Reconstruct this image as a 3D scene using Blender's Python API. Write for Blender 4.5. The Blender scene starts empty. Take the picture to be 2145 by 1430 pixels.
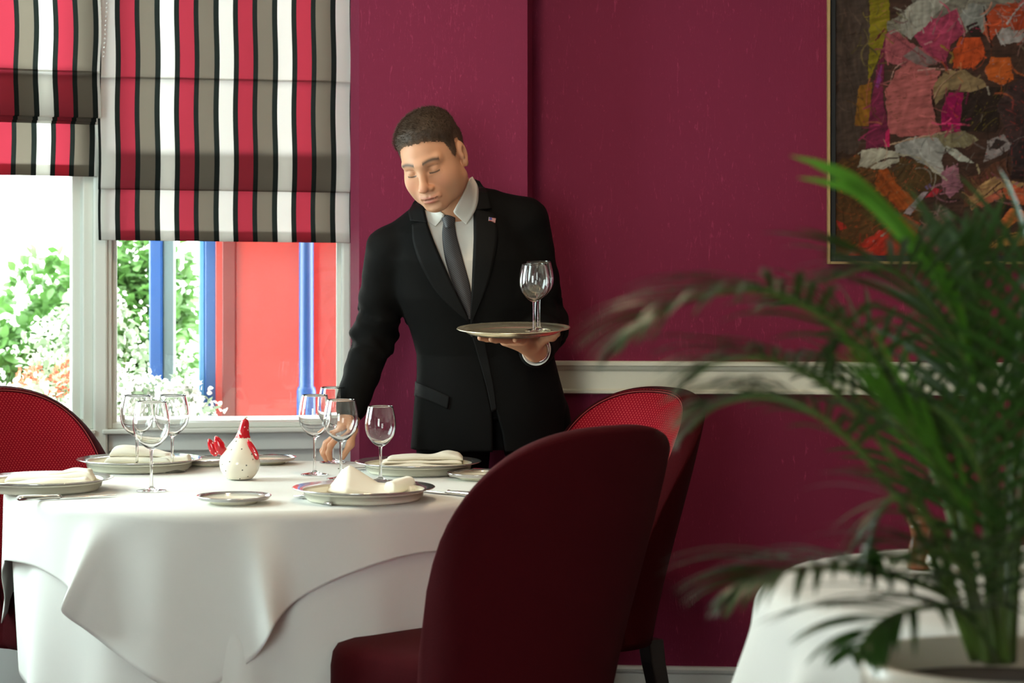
import bpy, bmesh, math, random
import numpy as np
from mathutils import Vector, Matrix, Euler

random.seed(7)
rng = np.random.default_rng(7)
scene = bpy.context.scene
col = scene.collection
PI = math.pi

# ------------------------------------------------------------------ camera
CAM_Z = 1.27
FPX = 4600.0                       # focal length in pixels of the 2145 px wide frame
cam_data = bpy.data.cameras.new('camera')
cam = bpy.data.objects.new('camera', cam_data)
col.objects.link(cam)
cam.location = (0, 0, CAM_Z)
cam.rotation_euler = (PI / 2, 0, 0)
cam_data.sensor_width = 36.0
cam_data.lens = 36.0 * FPX / 2145.0
cam_data.shift_y = -(715 - 553) / 2145.0
cam_data.clip_start = 0.05
cam_data.dof.use_dof = True
cam_data.dof.focus_distance = 5.55
cam_data.dof.aperture_fstop = 4.6
cam_data.dof.aperture_blades = 9
scene.camera = cam

# ------------------------------------------------------------------ world, light, exposure
SKY = 13.0
world = bpy.data.worlds.new('sky')
scene.world = world
world.use_nodes = True
bg = world.node_tree.nodes['Background']
bg.inputs['Color'].default_value = (0.93, 1.0, 0.985, 1)
bg.inputs['Strength'].default_value = SKY
scene.view_settings.view_transform = 'Standard'
scene.view_settings.look = 'None'
scene.view_settings.exposure = 0.15
scene.view_settings.gamma = 1.0
scene.view_settings.use_curve_mapping = False
cy = scene.cycles
cy.use_denoising = True
cy.max_bounces = 14
cy.diffuse_bounces = 5
cy.glossy_bounces = 5
cy.transmission_bounces = 12
cy.transparent_max_bounces = 14
cy.caustics_refractive = True
cy.caustics_reflective = False
cy.blur_glossy = 0.5
cy.sample_clamp_indirect = 6.0


def area_light(name, loc, target, size, energy, color, portal=False, sy=None):
    ld = bpy.data.lights.new(name, 'AREA')
    ld.energy = energy
    ld.color = color
    ld.size = size
    if sy:
        ld.shape = 'RECTANGLE'
        ld.size_y = sy
    o = bpy.data.objects.new(name, ld)
    col.objects.link(o)
    o.location = loc
    d = Vector(target) - Vector(loc)
    o.rotation_euler = d.to_track_quat('-Z', 'Y').to_euler()
    if portal:
        ld.cycles.is_portal = True
    return o


# warm recessed ceiling lamps of the dining room
WARM = (1.0, 0.74, 0.48)
for i, (x, y, e) in enumerate([(-0.25, 4.75, 10), (0.95, 3.9, 3.5), (-0.9, 3.6, 2), (1.6, 5.0, 2)]):
    area_light('ceiling_lamp', (x, y, 2.66), (x, y, 0), 0.14, e, WARM)
# daylight from the side window of the bay
DAY = (0.78, 1.0, 1.0)
area_light('daylight_bay_window', (-2.62, 5.05, 1.65), (0.2, 4.6, 0.9), 1.0, 62, DAY, sy=1.5)

# ------------------------------------------------------------------ helpers


def srgb(r, g, b):
    def f(c):
        c /= 255.0
        return c / 12.92 if c <= 0.04045 else ((c + 0.055) / 1.055) ** 2.4
    return (f(r), f(g), f(b), 1.0)


def P(px, py, Y):
    """point seen at photo pixel (px, py) at distance Y"""
    return Vector(((px - 1072.5) * Y / FPX, Y, CAM_Z - (py - 553) * Y / FPX))


def tag(o, label=None, cat=None, group=None, kind=None):
    if label:
        o['label'] = label
    if cat:
        o['category'] = cat
    if group:
        o['group'] = group
    if kind:
        o['kind'] = kind
    return o


def empty(name, loc=(0, 0, 0), rz=0.0):
    o = bpy.data.objects.new(name, None)
    o.empty_display_size = 0.05
    col.objects.link(o)
    o.location = loc
    o.rotation_euler = (0, 0, rz)
    return o


def mesh_obj(name, verts, faces, mat=None, parent=None, smooth=True, loc=None, rz=None):
    me = bpy.data.meshes.new(name)
    me.from_pydata([tuple(v) for v in verts], [], [tuple(int(i) for i in f) for f in faces])
    me.update()
    if smooth:
        me.polygons.foreach_set('use_smooth', [True] * len(me.polygons))
    o = bpy.data.objects.new(name, me)
    col.objects.link(o)
    if mat:
        me.materials.append(mat)
    if parent:
        o.parent = parent
    if loc is not None:
        o.location = loc
    if rz is not None:
        o.rotation_euler = (0, 0, rz)
    return o


def copy_tree(o, parent=None):
    c = o.copy()
    col.objects.link(c)
    if parent:
        c.parent = parent
    for ch in [x for x in o.children]:
        copy_tree(ch, c)
    return c


def subsurf(o, lv=1):
    m = o.modifiers.new('smooth', 'SUBSURF')
    m.levels = lv
    m.render_levels = lv
    return o


def bevel(o, w, seg=2):
    m = o.modifiers.new('bevel', 'BEVEL')
    m.width = w
    m.segments = seg
    m.limit_method = 'ANGLE'
    return o


def box_geo(x0, x1, y0, y1, z0, z1, V, F):
    b = len(V)
    V += [(x0, y0, z0), (x1, y0, z0), (x1, y1, z0), (x0, y1, z0), (x0, y0, z1), (x1, y0, z1), (x1, y1, z1), (x0, y1, z1)]
    F += [(b, b + 3, b + 2, b + 1), (b + 4, b + 5, b + 6, b + 7), (b, b + 1, b + 5, b + 4), (b + 1, b + 2, b + 6, b + 5),
          (b + 2, b + 3, b + 7, b + 6), (b + 3, b, b + 4, b + 7)]


def box(name, x0, x1, y0, y1, z0, z1, mat, parent=None, bev=0.0, loc=None, rz=None):
    V, F = [], []
    box_geo(min(x0, x1), max(x0, x1), min(y0, y1), max(y0, y1), min(z0, z1), max(z0, z1), V, F)
    o = mesh_obj(name, V, F, mat, parent, smooth=False, loc=loc, rz=rz)
    if bev:
        bevel(o, bev)
    return o


def extrude_profile(name, prof, u0, u1, mat, parent=None, loc=None, rz=None):
    """profile points (y, z) swept along x from u0 to u1, capped"""
    n = len(prof)
    V = [(u0, p[0], p[1]) for p in prof] + [(u1, p[0], p[1]) for p in prof]
    F = [(i, (i + 1) % n, n + (i + 1) % n, n + i) for i in range(n)]
    F += [tuple(range(n))[::-1], tuple(range(n, 2 * n))]
    return mesh_obj(name, V, F, mat, parent, smooth=False, loc=loc, rz=rz)


def lathe_geo(prof, n=48, closed=False):
    """profile (r, z) list to V, F"""
    V, F = [], []
    rings = []
    for (r, z) in prof:
        if r < 1e-6:
            rings.append([len(V)])
            V.append((0, 0, z))
        else:
            rings.append(list(range(len(V), len(V) + n)))
            V += [(r * math.cos(2 * PI * k / n), r * math.sin(2 * PI * k / n), z) for k in range(n)]
    for a, b in zip(rings[:-1], rings[1:]):
        if len(a) == 1 and len(b) == 1:
            continue
        for k in range(n):
            k2 = (k + 1) % n
            if len(a) == 1:
                F.append((a[0], b[k2], b[k]))
            elif len(b) == 1:
                F.append((a[k], a[k2], b[0]))
            else:
                F.append((a[k], a[k2], b[k2], b[k]))
    return V, F


def lathe(name, prof, mat, parent=None, n=48, loc=None):
    V, F = lathe_geo(prof, n)
    return mesh_obj(name, V, F, mat, parent, loc=loc)


def catmull(pts, n):
    pts = [np.array(p, float) for p in pts]
    pts = [2 * pts[0] - pts[1]] + pts + [2 * pts[-1] - pts[-2]]
    out = []
    segs = len(pts) - 3
    for i in range(n):
        t = i / (n - 1) * segs
        k = min(int(t), segs - 1)
        u = t - k
        p0, p1, p2, p3 = pts[k:k + 4]
        out.append(0.5 * ((2 * p1) + (-p0 + p2) * u + (2 * p0 - 5 * p1 + 4 * p2 - p3) * u * u + (-p0 + 3 * p1 - 3 * p2 + p3) * u ** 3))
    return out


def tube_geo(pts, radii, V, F, n=8, cap=True):
    pts = [Vector(p) for p in pts]
    m = len(pts)
    if not hasattr(radii, '__len__'):
        radii = [radii] * m
    t0 = (pts[1] - pts[0]).normalized()
    ref = Vector((0, 0, 1)) if abs(t0.z) < 0.9 else Vector((1, 0, 0))
    nrm = t0.cross(ref).normalized()
    b0 = len(V)
    for i, p in enumerate(pts):
        t = (pts[min(i + 1, m - 1)] - pts[max(i - 1, 0)]).normalized()
        nrm = (nrm - t * nrm.dot(t)).normalized()
        bn = t.cross(nrm)
        for k in range(n):
            a = 2 * PI * k / n
            V.append(tuple(p + (nrm * math.cos(a) + bn * math.sin(a)) * radii[i]))
    for i in range(m - 1):
        for k in range(n):
            k2 = (k + 1) % n
            F.append((b0 + i * n + k, b0 + i * n + k2, b0 + (i + 1) * n + k2, b0 + (i + 1) * n + k))
    if cap:
        F.append(tuple(b0 + k for k in range(n))[::-1])
        F.append(tuple(b0 + (m - 1) * n + k for k in range(n)))


def tube(name, pts, radii, mat, parent=None, n=10):
    V, F = [], []
    tube_geo(pts, radii, V, F, n)
    return mesh_obj(name, V, F, mat, parent)


def sphere_geo(c, r, V, F, nu=8, nv=6):
    b = len(V)
    for j in range(nv + 1):
        th = PI * j / nv
        for i in range(nu):
            ph = 2 * PI * i / nu
            V.append((c[0] + r * math.sin(th) * math.cos(ph), c[1] + r * math.sin(th) * math.sin(ph), c[2] + r * math.cos(th)))
    for j in range(nv):
        for i in range(nu):
            i2 = (i + 1) % nu
            F.append((b + j * nu + i, b + (j + 1) * nu + i, b + (j + 1) * nu + i2, b + j * nu + i2))


def smoothstep(a, b, x):
    t = np.clip((x - a) / (b - a), 0, 1)
    return t * t * (3 - 2 * t)


# ------------------------------------------------------------------ materials


class NT:
    def __init__(self, m):
        self.m = m
        self.t = m.node_tree
        self.n = self.t.nodes
        self.bsdf = self.n['Principled BSDF']
        self.out = self.n['Material Output']

    def add(self, kind, **kw):
        nd = self.n.new(kind)
        for k, v in kw.items():
            if k.startswith('i_'):
                nd.inputs[k[2:].replace('_', ' ')].default_value = v
            else:
                setattr(nd, k, v)
        return nd

    def link(self, a, b):
        self.t.links.new(a, b)


def mat(name, color, rough=0.6, metal=0.0, spec=0.5, sheen=0.0, vary=0.0, vscale=8.0, bump=0.0, bscale=200.0, coat=0.0):
    m = bpy.data.materials.new(name)
    m.use_nodes = True
    t = NT(m)
    B = t.bsdf.inputs
    B['Base Color'].default_value = color
    B['Roughness'].default_value = rough
    B['Metallic'].default_value = metal
    B['Specular IOR Level'].default_value = spec
    if sheen:
        B['Sheen Weight'].default_value = sheen
        B['Sheen Roughness'].default_value = 0.4
        B['Sheen Tint'].default_value = tuple(min(1, c * 2.0 + 0.12) for c in color[:3]) + (1,)
    if coat:
        B['Coat Weight'].default_value = coat
        B['Coat Roughness'].default_value = 0.05
    tc = t.add('ShaderNodeTexCoord')
    if vary:
        nz = t.add('ShaderNodeTexNoise')
        nz.inputs['Scale'].default_value = vscale
        nz.inputs['Detail'].default_value = 5
        t.link(tc.outputs['Object'], nz.inputs['Vector'])
        mx = t.add('ShaderNodeMixRGB')
        mx.inputs[1].default_value = tuple(c * (1 - vary) for c in color[:3]) + (1,)
        mx.inputs[2].default_value = tuple(min(1, c * (1 + vary)) for c in color[:3]) + (1,)
        t.link(nz.outputs['Fac'], mx.inputs[0])
        t.link(mx.outputs[0], B['Base Color'])
    if bump:
        nb = t.add('ShaderNodeTexNoise')
        nb.inputs['Scale'].default_value = bscale
        nb.inputs['Detail'].default_value = 3
        t.link(tc.outputs['Object'], nb.inputs['Vector'])
        bp = t.add('ShaderNodeBump')
        bp.inputs['Strength'].default_value = bump
        bp.inputs['Distance'].default_value = 0.002
        t.link(nb.outputs['Fac'], bp.inputs['Height'])
        t.link(bp.outputs['Normal'], B['Normal'])
    return m


def add_translucent(m, fac, tint=None):
    """thin cloth or leaf: part of the light passes through"""
    t = NT(m)
    tr = t.add('ShaderNodeBsdfTranslucent')
    src = t.bsdf.inputs['Base Color']
    if src.is_linked:
        t.link(src.links[0].from_socket, tr.inputs['Color'])
    else:
        tr.inputs['Color'].default_value = tint or src.default_value
    mx = t.add('ShaderNodeMixShader')
    mx.inputs[0].default_value = fac
    t.link(t.bsdf.outputs[0], mx.inputs[1])
    t.link(tr.outputs[0], mx.inputs[2])
    t.link(mx.outputs[0], t.out.inputs['Surface'])
    return m


def attr_color(m, name='Col'):
    t = NT(m)
    a = t.add('ShaderNodeAttribute')
    a.attribute_name = name
    t.link(a.outputs['Color'], t.bsdf.inputs['Base Color'])
    return m


def wallpaper():
    m = mat('wallpaper', (0.3, 0.035, 0.09, 1), rough=0.75, spec=0.25)
    t = NT(m)
    tc = t.add('ShaderNodeTexCoord')
    fac = None
    for (sc, st, dist, seed) in ((95, (1.0, 1.0, 0.17), 1.6, 0.0), (150, (1.0, 1.0, 0.25), 2.4, 5.0)):
        mp = t.add('ShaderNodeMapping')
        mp.inputs['Scale'].default_value = st
        mp.inputs['Location'].default_value = (seed, seed, seed)
        t.link(tc.outputs['Object'], mp.inputs['Vector'])
        nz = t.add('ShaderNodeTexNoise')
        nz.noise_type = 'RIDGED_MULTIFRACTAL'
        nz.inputs['Scale'].default_value = sc
        nz.inputs['Detail'].default_value = 3
        nz.inputs['Distortion'].default_value = dist
        t.link(mp.outputs[0], nz.inputs['Vector'])
        if fac is None:
            fac = nz.outputs['Fac']
        else:
            ad = t.add('ShaderNodeMath', operation='ADD')
            t.link(fac, ad.inputs[0])
            t.link(nz.outputs['Fac'], ad.inputs[1])
            fac = ad.outputs[0]
    cl = t.add('ShaderNodeTexNoise')
    cl.inputs['Scale'].default_value = 2.5
    cl.inputs['Detail'].default_value = 6
    t.link(tc.outputs['Object'], cl.inputs['Vector'])
    ad = t.add('ShaderNodeMath', operation='ADD')
    t.link(fac, ad.inputs[0])
    t.link(cl.outputs['Fac'], ad.inputs[1])
    rp = t.add('ShaderNodeValToRGB')
    e = rp.color_ramp.elements
    e[0].position = 0.30
    e[0].color = (0.20, 0.014, 0.050, 1)
    e[1].position = 0.85
    e[1].color = (0.55, 0.078, 0.170, 1)
    md = t.add('ShaderNodeMath', operation='MULTIPLY')
    md.inputs[1].default_value = 0.36
    t.link(ad.outputs[0], md.inputs[0])
    t.link(md.outputs[0], rp.inputs[0])
    t.link(rp.outputs[0], t.bsdf.inputs['Base Color'])
    bp = t.add('ShaderNodeBump')
    bp.inputs['Strength'].default_value = 0.25
    bp.inputs['Distance'].default_value = 0.002
    t.link(fac, bp.inputs['Height'])
    t.link(bp.outputs[0], t.bsdf.inputs['Normal'])
    return m


def dotted_fabric(name, base, dot, scale=125.0, size=0.27):
    """woven upholstery with small pale dots, laid out on the UVs (metres)"""
    m = mat(name, base, rough=0.85, spec=0.10, sheen=0.08)
    t = NT(m)
    uv = t.add('ShaderNodeUVMap')
    mp = t.add('ShaderNodeMapping')
    mp.inputs['Rotation'].default_value = (0, 0, PI / 4)
    t.link(uv.outputs[0], mp.inputs['Vector'])
    vo = t.add('ShaderNodeTexVoronoi')
    vo.voronoi_dimensions = '2D'
    vo.inputs['Scale'].default_value = scale
    vo.inputs['Randomness'].default_value = 0.0
    t.link(mp.outputs[0], vo.inputs['Vector'])
    lt = t.add('ShaderNodeMapRange')
    lt.inputs['From Min'].default_value = size + 0.08
    lt.inputs['From Max'].default_value = size - 0.08
    t.link(vo.outputs['Distance'], lt.inputs['Value'])
    nz = t.add('ShaderNodeTexNoise')
    nz.inputs['Scale'].default_value = 900
    t.link(uv.outputs[0], nz.inputs['Vector'])
    mv = t.add('ShaderNodeMixRGB')
    mv.inputs[1].default_value = tuple(c * 0.7 for c in base[:3]) + (1,)
    mv.inputs[2].default_value = tuple(c * 1.25 for c in base[:3]) + (1,)
    t.link(nz.outputs['Fac'], mv.inputs[0])
    mx = t.add('ShaderNodeMixRGB')
    mx.inputs[2].default_value = dot
    t.link(mv.outputs[0], mx.inputs[1])
    t.link(lt.outputs[0], mx.inputs[0])
    t.link(mx.outputs[0], t.bsdf.inputs['Base Color'])
    bp = t.add('ShaderNodeBump')
    bp.inputs['Strength'].default_value = 0.4
    bp.inputs['Distance'].default_value = 0.0015
    t.link(vo.outputs['Distance'], bp.inputs['Height'])
    t.link(bp.outputs[0], t.bsdf.inputs['Normal'])
    return m


def striped_fabric():
    """blind cloth: white, red and taupe stripes edged in near black, on UV x (metres)"""
    m = mat('striped_blind', (0.8, 0.8, 0.8, 1), rough=0.8, spec=0.2)
    t = NT(m)
    uv = t.add('ShaderNodeUVMap')
    sp = t.add('ShaderNodeSeparateXYZ')
    t.link(uv.outputs[0], sp.inputs[0])
    dv = t.add('ShaderNodeMath', operation='DIVIDE')
    dv.inputs[1].default_value = 0.1662
    t.link(sp.outputs[0], dv.inputs[0])
    fr = t.add('ShaderNodeMath', operation='FRACT')
    t.link(dv.outputs[0], fr.inputs[0])
    rp = t.add('ShaderNodeValToRGB')
    rp.color_ramp.interpolation = 'CONSTANT'
    dark, red, grey, white = (0.014, 0.019, 0.017, 1), (0.42, 0.035, 0.062, 1), (0.19, 0.165, 0.13, 1), (0.88, 0.88, 0.84, 1)
    stops = [(0.0, dark), (10.5 / 124.5, red), (41 / 124.5, dark), (51.5 / 124.5, grey), (83 / 124.5, dark), (94 / 124.5, white)]
    e = rp.color_ramp.elements
    e[0].position, e[0].color = stops[0]
    e[1].position, e[1].color = stops[-1]
    for p, c in stops[1:-1]:
        k = e.new(p)
        k.color = c
    t.link(fr.outputs[0], rp.inputs[0])
    t.link(rp.outputs[0], t.bsdf.inputs['Base Color'])
    add_translucent(m, 0.55)
    return m


def glass_mat(name, rough=0.0, color=(1, 1, 1, 1)):
    m = bpy.data.materials.new(name)
    m.use_nodes = True
    t = m.node_tree
    t.nodes.remove(t.nodes['Principled BSDF'])
    g = t.nodes.new('ShaderNodeBsdfGlass')
    g.inputs['IOR'].default_value = 1.5
    g.inputs['Roughness'].default_value = rough
    g.inputs['Color'].default_value = color
    t.links.new(g.outputs[0], t.nodes['Material Output'].inputs['Surface'])
    return m


def pane_mat():
    """window glass: clear, with the mirror reflection a pane has at each angle"""
    m = bpy.data.materials.new('window_glass')
    m.use_nodes = True
    t = m.node_tree
    t.nodes.remove(t.nodes['Principled BSDF'])
    tr = t.nodes.new('ShaderNodeBsdfTransparent')
    tr.inputs[0].default_value = (0.96, 0.98, 0.97, 1)
    gl = t.nodes.new('ShaderNodeBsdfGlossy')
    gl.inputs['Roughness'].default_value = 0.0
    fr = t.nodes.new('ShaderNodeFresnel')
    fr.inputs['IOR'].default_value = 1.5
    mx = t.nodes.new('ShaderNodeMixShader')
    t.links.new(fr.outputs[0], mx.inputs[0])
    t.links.new(tr.outputs[0], mx.inputs[1])
    t.links.new(gl.outputs[0], mx.inputs[2])
    t.links.new(mx.outputs[0], t.nodes['Material Output'].inputs['Surface'])
    return m


M = {}
M['wall'] = wallpaper()
M['white_paint'] = mat('white_paint', (0.74, 0.76, 0.70, 1), rough=0.45, vary=0.03, vscale=3, bump=0.05, bscale=60)
M['panel_paint'] = mat('panel_paint', (0.72, 0.77, 0.75, 1), rough=0.5, vary=0.03, vscale=4)
M['cream_paint'] = mat('cream_paint', (0.80, 0.80, 0.66, 1), rough=0.45, vary=0.03, vscale=3)
M['ceiling'] = mat('ceiling_paint', (0.76, 0.72, 0.64, 1), rough=0.9, vary=0.02)
M['dim_wall'] = mat('plain_wall', (0.52, 0.44, 0.38, 1), rough=0.9, vary=0.05)
M['floor'] = mat('floor_carpet', (0.085, 0.020, 0.024, 1), rough=0.9, vary=0.15, vscale=60, bump=0.4, bscale=300)
M['blind'] = striped_fabric()
M['chain'] = mat('white_plastic', (0.8, 0.8, 0.78, 1), rough=0.3)
M['pane'] = pane_mat()
M['cloth'] = mat('white_linen', (0.70, 0.70, 0.66, 1), rough=0.85, spec=0.2, sheen=0.1, bump=0.12, bscale=900)
M['napkin'] = mat('napkin_linen', (0.82, 0.77, 0.66, 1), rough=0.85, spec=0.2, bump=0.15, bscale=700)
M['red_dots'] = dotted_fabric('red_dotted_upholstery', (0.24, 0.003, 0.012, 1), (0.46, 0.055, 0.055, 1), size=0.23)
M['red_plain'] = mat('red_woven_upholstery', (0.042, 0.0010, 0.0028, 1), rough=0.9, spec=0.10, sheen=0.08, vary=0.4, vscale=420, bump=0.5, bscale=500)
M['seam'] = mat('seam_thread', (0.36, 0.05, 0.05, 1), rough=0.8)
M['black_wood'] = mat('black_stained_wood', (0.012, 0.010, 0.009, 1), rough=0.35)
M['brown_wood'] = mat('turned_wood', (0.20, 0.065, 0.022, 1), rough=0.35, vary=0.3, vscale=40)
M['glass'] = glass_mat('drinking_glass')
M['silver'] = mat('silver', (0.80, 0.76, 0.68, 1), rough=0.16, metal=1.0)
M['steel'] = mat('cutlery_steel', (0.72, 0.70, 0.66, 1), rough=0.14, metal=1.0)
M['tray'] = mat('tray_silver_gilt', (0.86, 0.78, 0.56, 1), rough=0.24, metal=0.85)
M['china'] = mat('cream_china', (0.84, 0.81, 0.66, 1), rough=0.12, spec=0.6)
M['china_rim'] = mat('silvered_rim', (0.62, 0.60, 0.60, 1), rough=0.10, metal=0.85)
M['hen_white'] = mat('glazed_ceramic', (0.80, 0.74, 0.62, 1), rough=0.15, spec=0.6)
M['hen_dot'] = mat('dark_glaze_spot', (0.03, 0.02, 0.015, 1), rough=0.2)
M['hen_pale'] = mat('pale_glaze_spot', (0.85, 0.72, 0.68, 1), rough=0.2)
M['hen_red'] = mat('red_glaze', (0.46, 0.008, 0.014, 1), rough=0.12, spec=0.6)
M['gold_frame'] = mat('pale_gold_wood', (0.42, 0.27, 0.10, 1), rough=0.35, vary=0.15, vscale=30)
M['black_frame'] = mat('black_shadow_box', (0.006, 0.005, 0.005, 1), rough=0.6)
M['leaf_dark'] = add_translucent(mat('palm_leaf', (0.028, 0.072, 0.012, 1), rough=0.35, spec=0.4, vary=0.45, vscale=9), 0.22)
M['leaf_bright'] = add_translucent(mat('young_palm_leaf', (0.085, 0.23, 0.022, 1), rough=0.35, spec=0.4, vary=0.25, vscale=9), 0.4)
M['stem'] = mat('palm_stem', (0.075, 0.13, 0.020, 1), rough=0.45, vary=0.3, vscale=12)
M['pot'] = mat('cream_ceramic_pot', (0.55, 0.50, 0.42, 1), rough=0.3, vary=0.12, vscale=6)
M['soil'] = mat('potting_soil', (0.03, 0.02, 0.014, 1), rough=0.95, bump=0.8, bscale=80)
M['suit'] = mat('black_suiting', (0.0036, 0.0033, 0.0030, 1), rough=0.75, spec=0.10, sheen=0.03, bump=0.2, bscale=900)
M['suit_trim'] = mat('black_suiting_lapel', (0.0040, 0.0036, 0.0033, 1), rough=0.65, spec=0.14, sheen=0.03, bump=0.2, bscale=900)
M['shirt'] = mat('white_shirt', (0.76, 0.74, 0.68, 1), rough=0.75, spec=0.2, bump=0.08, bscale=400)
M['shoe'] = mat('black_leather', (0.01, 0.01, 0.01, 1), rough=0.25)

# ------------------------------------------------------------------ room shell


def prism(name, poly, z0, z1, m, parent=None):
    n = len(poly)
    V = [(p[0], p[1], z0) for p in poly] + [(p[0], p[1], z1) for p in poly]
    F = [tuple(range(n))[::-1], tuple(range(n, 2 * n))] + [(i, (i + 1) % n, n + (i + 1) % n, n + i) for i in range(n)]
    return mesh_obj(name, V, F, m, parent, smooth=False)


def struct(o):
    o['kind'] = 'structure'
    return o


CEIL = 2.70
A_PT = (-1.1833, 6.275)
ANG_R, ANG_L = math.radians(7.5), math.radians(25)
C_PT = (A_PT[0] + 0.725 * math.cos(ANG_R), A_PT[1] + 0.725 * math.sin(ANG_R))
D_PT = (A_PT[0] - 1.1 * math.cos(ANG_L), A_PT[1] - 1.1 * math.sin(ANG_L))
E_PT = (D_PT[0] - 0.62, D_PT[1] - 1.05)
F_PT = (E_PT[0], -2.0)
WALL_O = (0.058, 6.20)
WALL_A = math.radians(-5)


def wall_pt(u, v):
    return (WALL_O[0] + u * math.cos(WALL_A) - v * math.sin(WALL_A), WALL_O[1] + u * math.sin(WALL_A) + v * math.cos(WALL_A))


R1 = wall_pt(3.3, 0)
floor_poly = [F_PT, (R1[0], -2.0), R1, WALL_O, (C_PT[0], C_PT[1]), A_PT, D_PT, E_PT]
struct(prism('floor', floor_poly, -0.1, 0.0, M['floor']))
struct(prism('ceiling', [(E_PT[0] - 0.3, -2.2), (R1[0] + 0.2, -2.2), (R1[0] + 0.2, 6.6), (-0.9, 6.66), (A_PT[0] - 0.1, 6.5), (D_PT[0] - 0.1, D_PT[1] + 0.25), (E_PT[0] - 0.3, E_PT[1] + 0.1)], CEIL, CEIL + 0.12, M['ceiling']))

wb = box('wall_back', 0, 3.3, 0, 0.12, 0, CEIL, M['wall'], loc=(WALL_O[0], WALL_O[1], 0), rz=WALL_A)
struct(wb)
pf_r, pf_l = wall_pt(0, -0.18), wall_pt(-0.466, -0.18)
struct(prism('wall_pier', [pf_r, wall_pt(0, 0.12), (-0.456, 6.45), (-0.4535, 6.165), pf_l][::-1], 0, CEIL, M['wall']))
struct(box('wall_right', R1[0], R1[0] + 0.12, -2.0, R1[1] + 0.1, 0, CEIL, M['dim_wall']))


def pierced_wall(name, p0, p1, x0, x1, z0, z1, m, thick=0.10):
    """wall from p0 to p1 with one window opening; outside lies on its left-hand side"""
    L = math.hypot(p1[0] - p0[0], p1[1] - p0[1])
    a = math.atan2(p1[1] - p0[1], p1[0] - p0[0])
    V, F = [], []
    box_geo(0, L, 0, thick, 0, z0, V, F)
    box_geo(0, L, 0, thick, z1, CEIL, V, F)
    box_geo(0, x0, 0, thick, z0, z1, V, F)
    box_geo(x1, L, 0, thick, z0, z1, V, F)
    return struct(mesh_obj(name, V, F, m, smooth=False, loc=(p0[0], p0[1], 0), rz=a)), L, a


SILL, HEAD = 0.80, 2.42
pierced_wall('wall_window', A_PT, C_PT, 0.022, 0.712, SILL - 0.015, HEAD, M['panel_paint'])
pierced_wall('wall_bay', D_PT, A_PT, 0.05, 1.1 - 0.012, SILL - 0.015, HEAD, M['panel_paint'])
pierced_wall('wall_bay_side', E_PT, D_PT, 0.10, 1.10, SILL, HEAD, M['panel_paint'])
struct(box('wall_left', F_PT[0] - 0.1, F_PT[0], -2.0, E_PT[1], 0, CEIL, M['dim_wall']))
pierced_wall('wall_front', (R1[0], -2.0), F_PT, 4.1, 5.98, 0.12, 2.55, M['dim_wall'])


def ring(name, x0, x1, z0, z1, w, y0, y1, m, parent, bev=0.003):
    """rectangular frame lying in the wall plane"""
    V, F = [], []
    box_geo(x0, x0 + w, y0, y1, z0, z1, V, F)
    box_geo(x1 - w, x1, y0, y1, z0, z1, V, F)
    box_geo(x0 + w, x1 - w, y0, y1, z0, z0 + w, V, F)
    box_geo(x0 + w, x1 - w, y0, y1, z1 - w, z1, V, F)
    o = mesh_obj(name, V, F, m, parent, smooth=False)
    bevel(o, bev)
    return o


def window(name, p, ang, x0, x1, label, fw=0.026, sill=True, z0=SILL, z1=HEAD):
    e = struct(empty(name, (p[0], p[1], 0), ang))
    ring('window_frame', x0, x1, z0, z1, fw * 0.6, -0.006, 0.10, M['white_paint'], e)
    ring('window_sash', x0 + fw * 0.5, x1 - fw * 0.5, z0 + 0.003, z1 - 0.01, fw * 0.55, 0.028, 0.062, M['white_paint'], e)
    box('pane', x0 + fw, x1 - fw, 0.043, 0.047, z0 + 0.012, z1 - 0.02, M['pane'], e)
    if sill:
        s = box('window_sill', x0 - 0.01, x1 + 0.0, -0.035, 0.03, z0 - 0.014, z0, M['white_paint'], e, bev=0.004)
    return e


window('window_1', A_PT, ANG_R, 0.024, 0.710, '')
window('window_2', A_PT, ANG_L, -1.05, -0.014, '', fw=0.05)
window('window_3', D_PT, math.atan2(D_PT[1] - E_PT[1], D_PT[0] - E_PT[0]), -1.10, -0.11, '', fw=0.05)
window('window_4', (R1[0], -2.0), math.pi, 4.1, 5.98, '', fw=0.06, z0=0.12, z1=2.55)
# post where the two windows meet, boards below the sill, mouldings
e = struct(box('trim_1', -0.014, 0.026, -0.030, 0.06, 0, CEIL - 0.02, M['white_paint'], loc=(A_PT[0], A_PT[1], 0), rz=math.radians(14), bev=0.006))
struct(box('trim_2', 0.03, 0.715, -0.014, 0.0, 0.735, SILL - 0.0145, M['panel_paint'], loc=(A_PT[0], A_PT[1], 0), rz=ANG_R, bev=0.004))
struct(box('trim_3', 0.695, 0.722, -0.022, -0.0, SILL, CEIL - 0.02, M['white_paint'], loc=(A_PT[0], A_PT[1], 0), rz=ANG_R, bev=0.006))
rail = [(0, 0.905), (-0.010, 0.905), (-0.018, 0.908), (-0.018, 0.915), (-0.011, 0.920), (-0.010, 0.969), (-0.017, 0.975), (-0.020, 0.983), (-0.026, 0.986), (-0.026, 0.995), (-0.022, 0.998), (0, 0.998)]
struct(extrude_profile('trim_4', rail, 0.0, 3.29, M['cream_paint'], loc=(WALL_O[0], WALL_O[1], 0), rz=WALL_A))
skirt = [(0, 0), (-0.014, 0), (-0.014, 0.122), (-0.018, 0.127), (-0.020, 0.135), (-0.014, 0.142), (0, 0.143)]
struct(extrude_profile('baseboard_back', skirt, 0.0, 3.29, M['panel_paint'], loc=(WALL_O[0], WALL_O[1], 0), rz=WALL_A))
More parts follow.
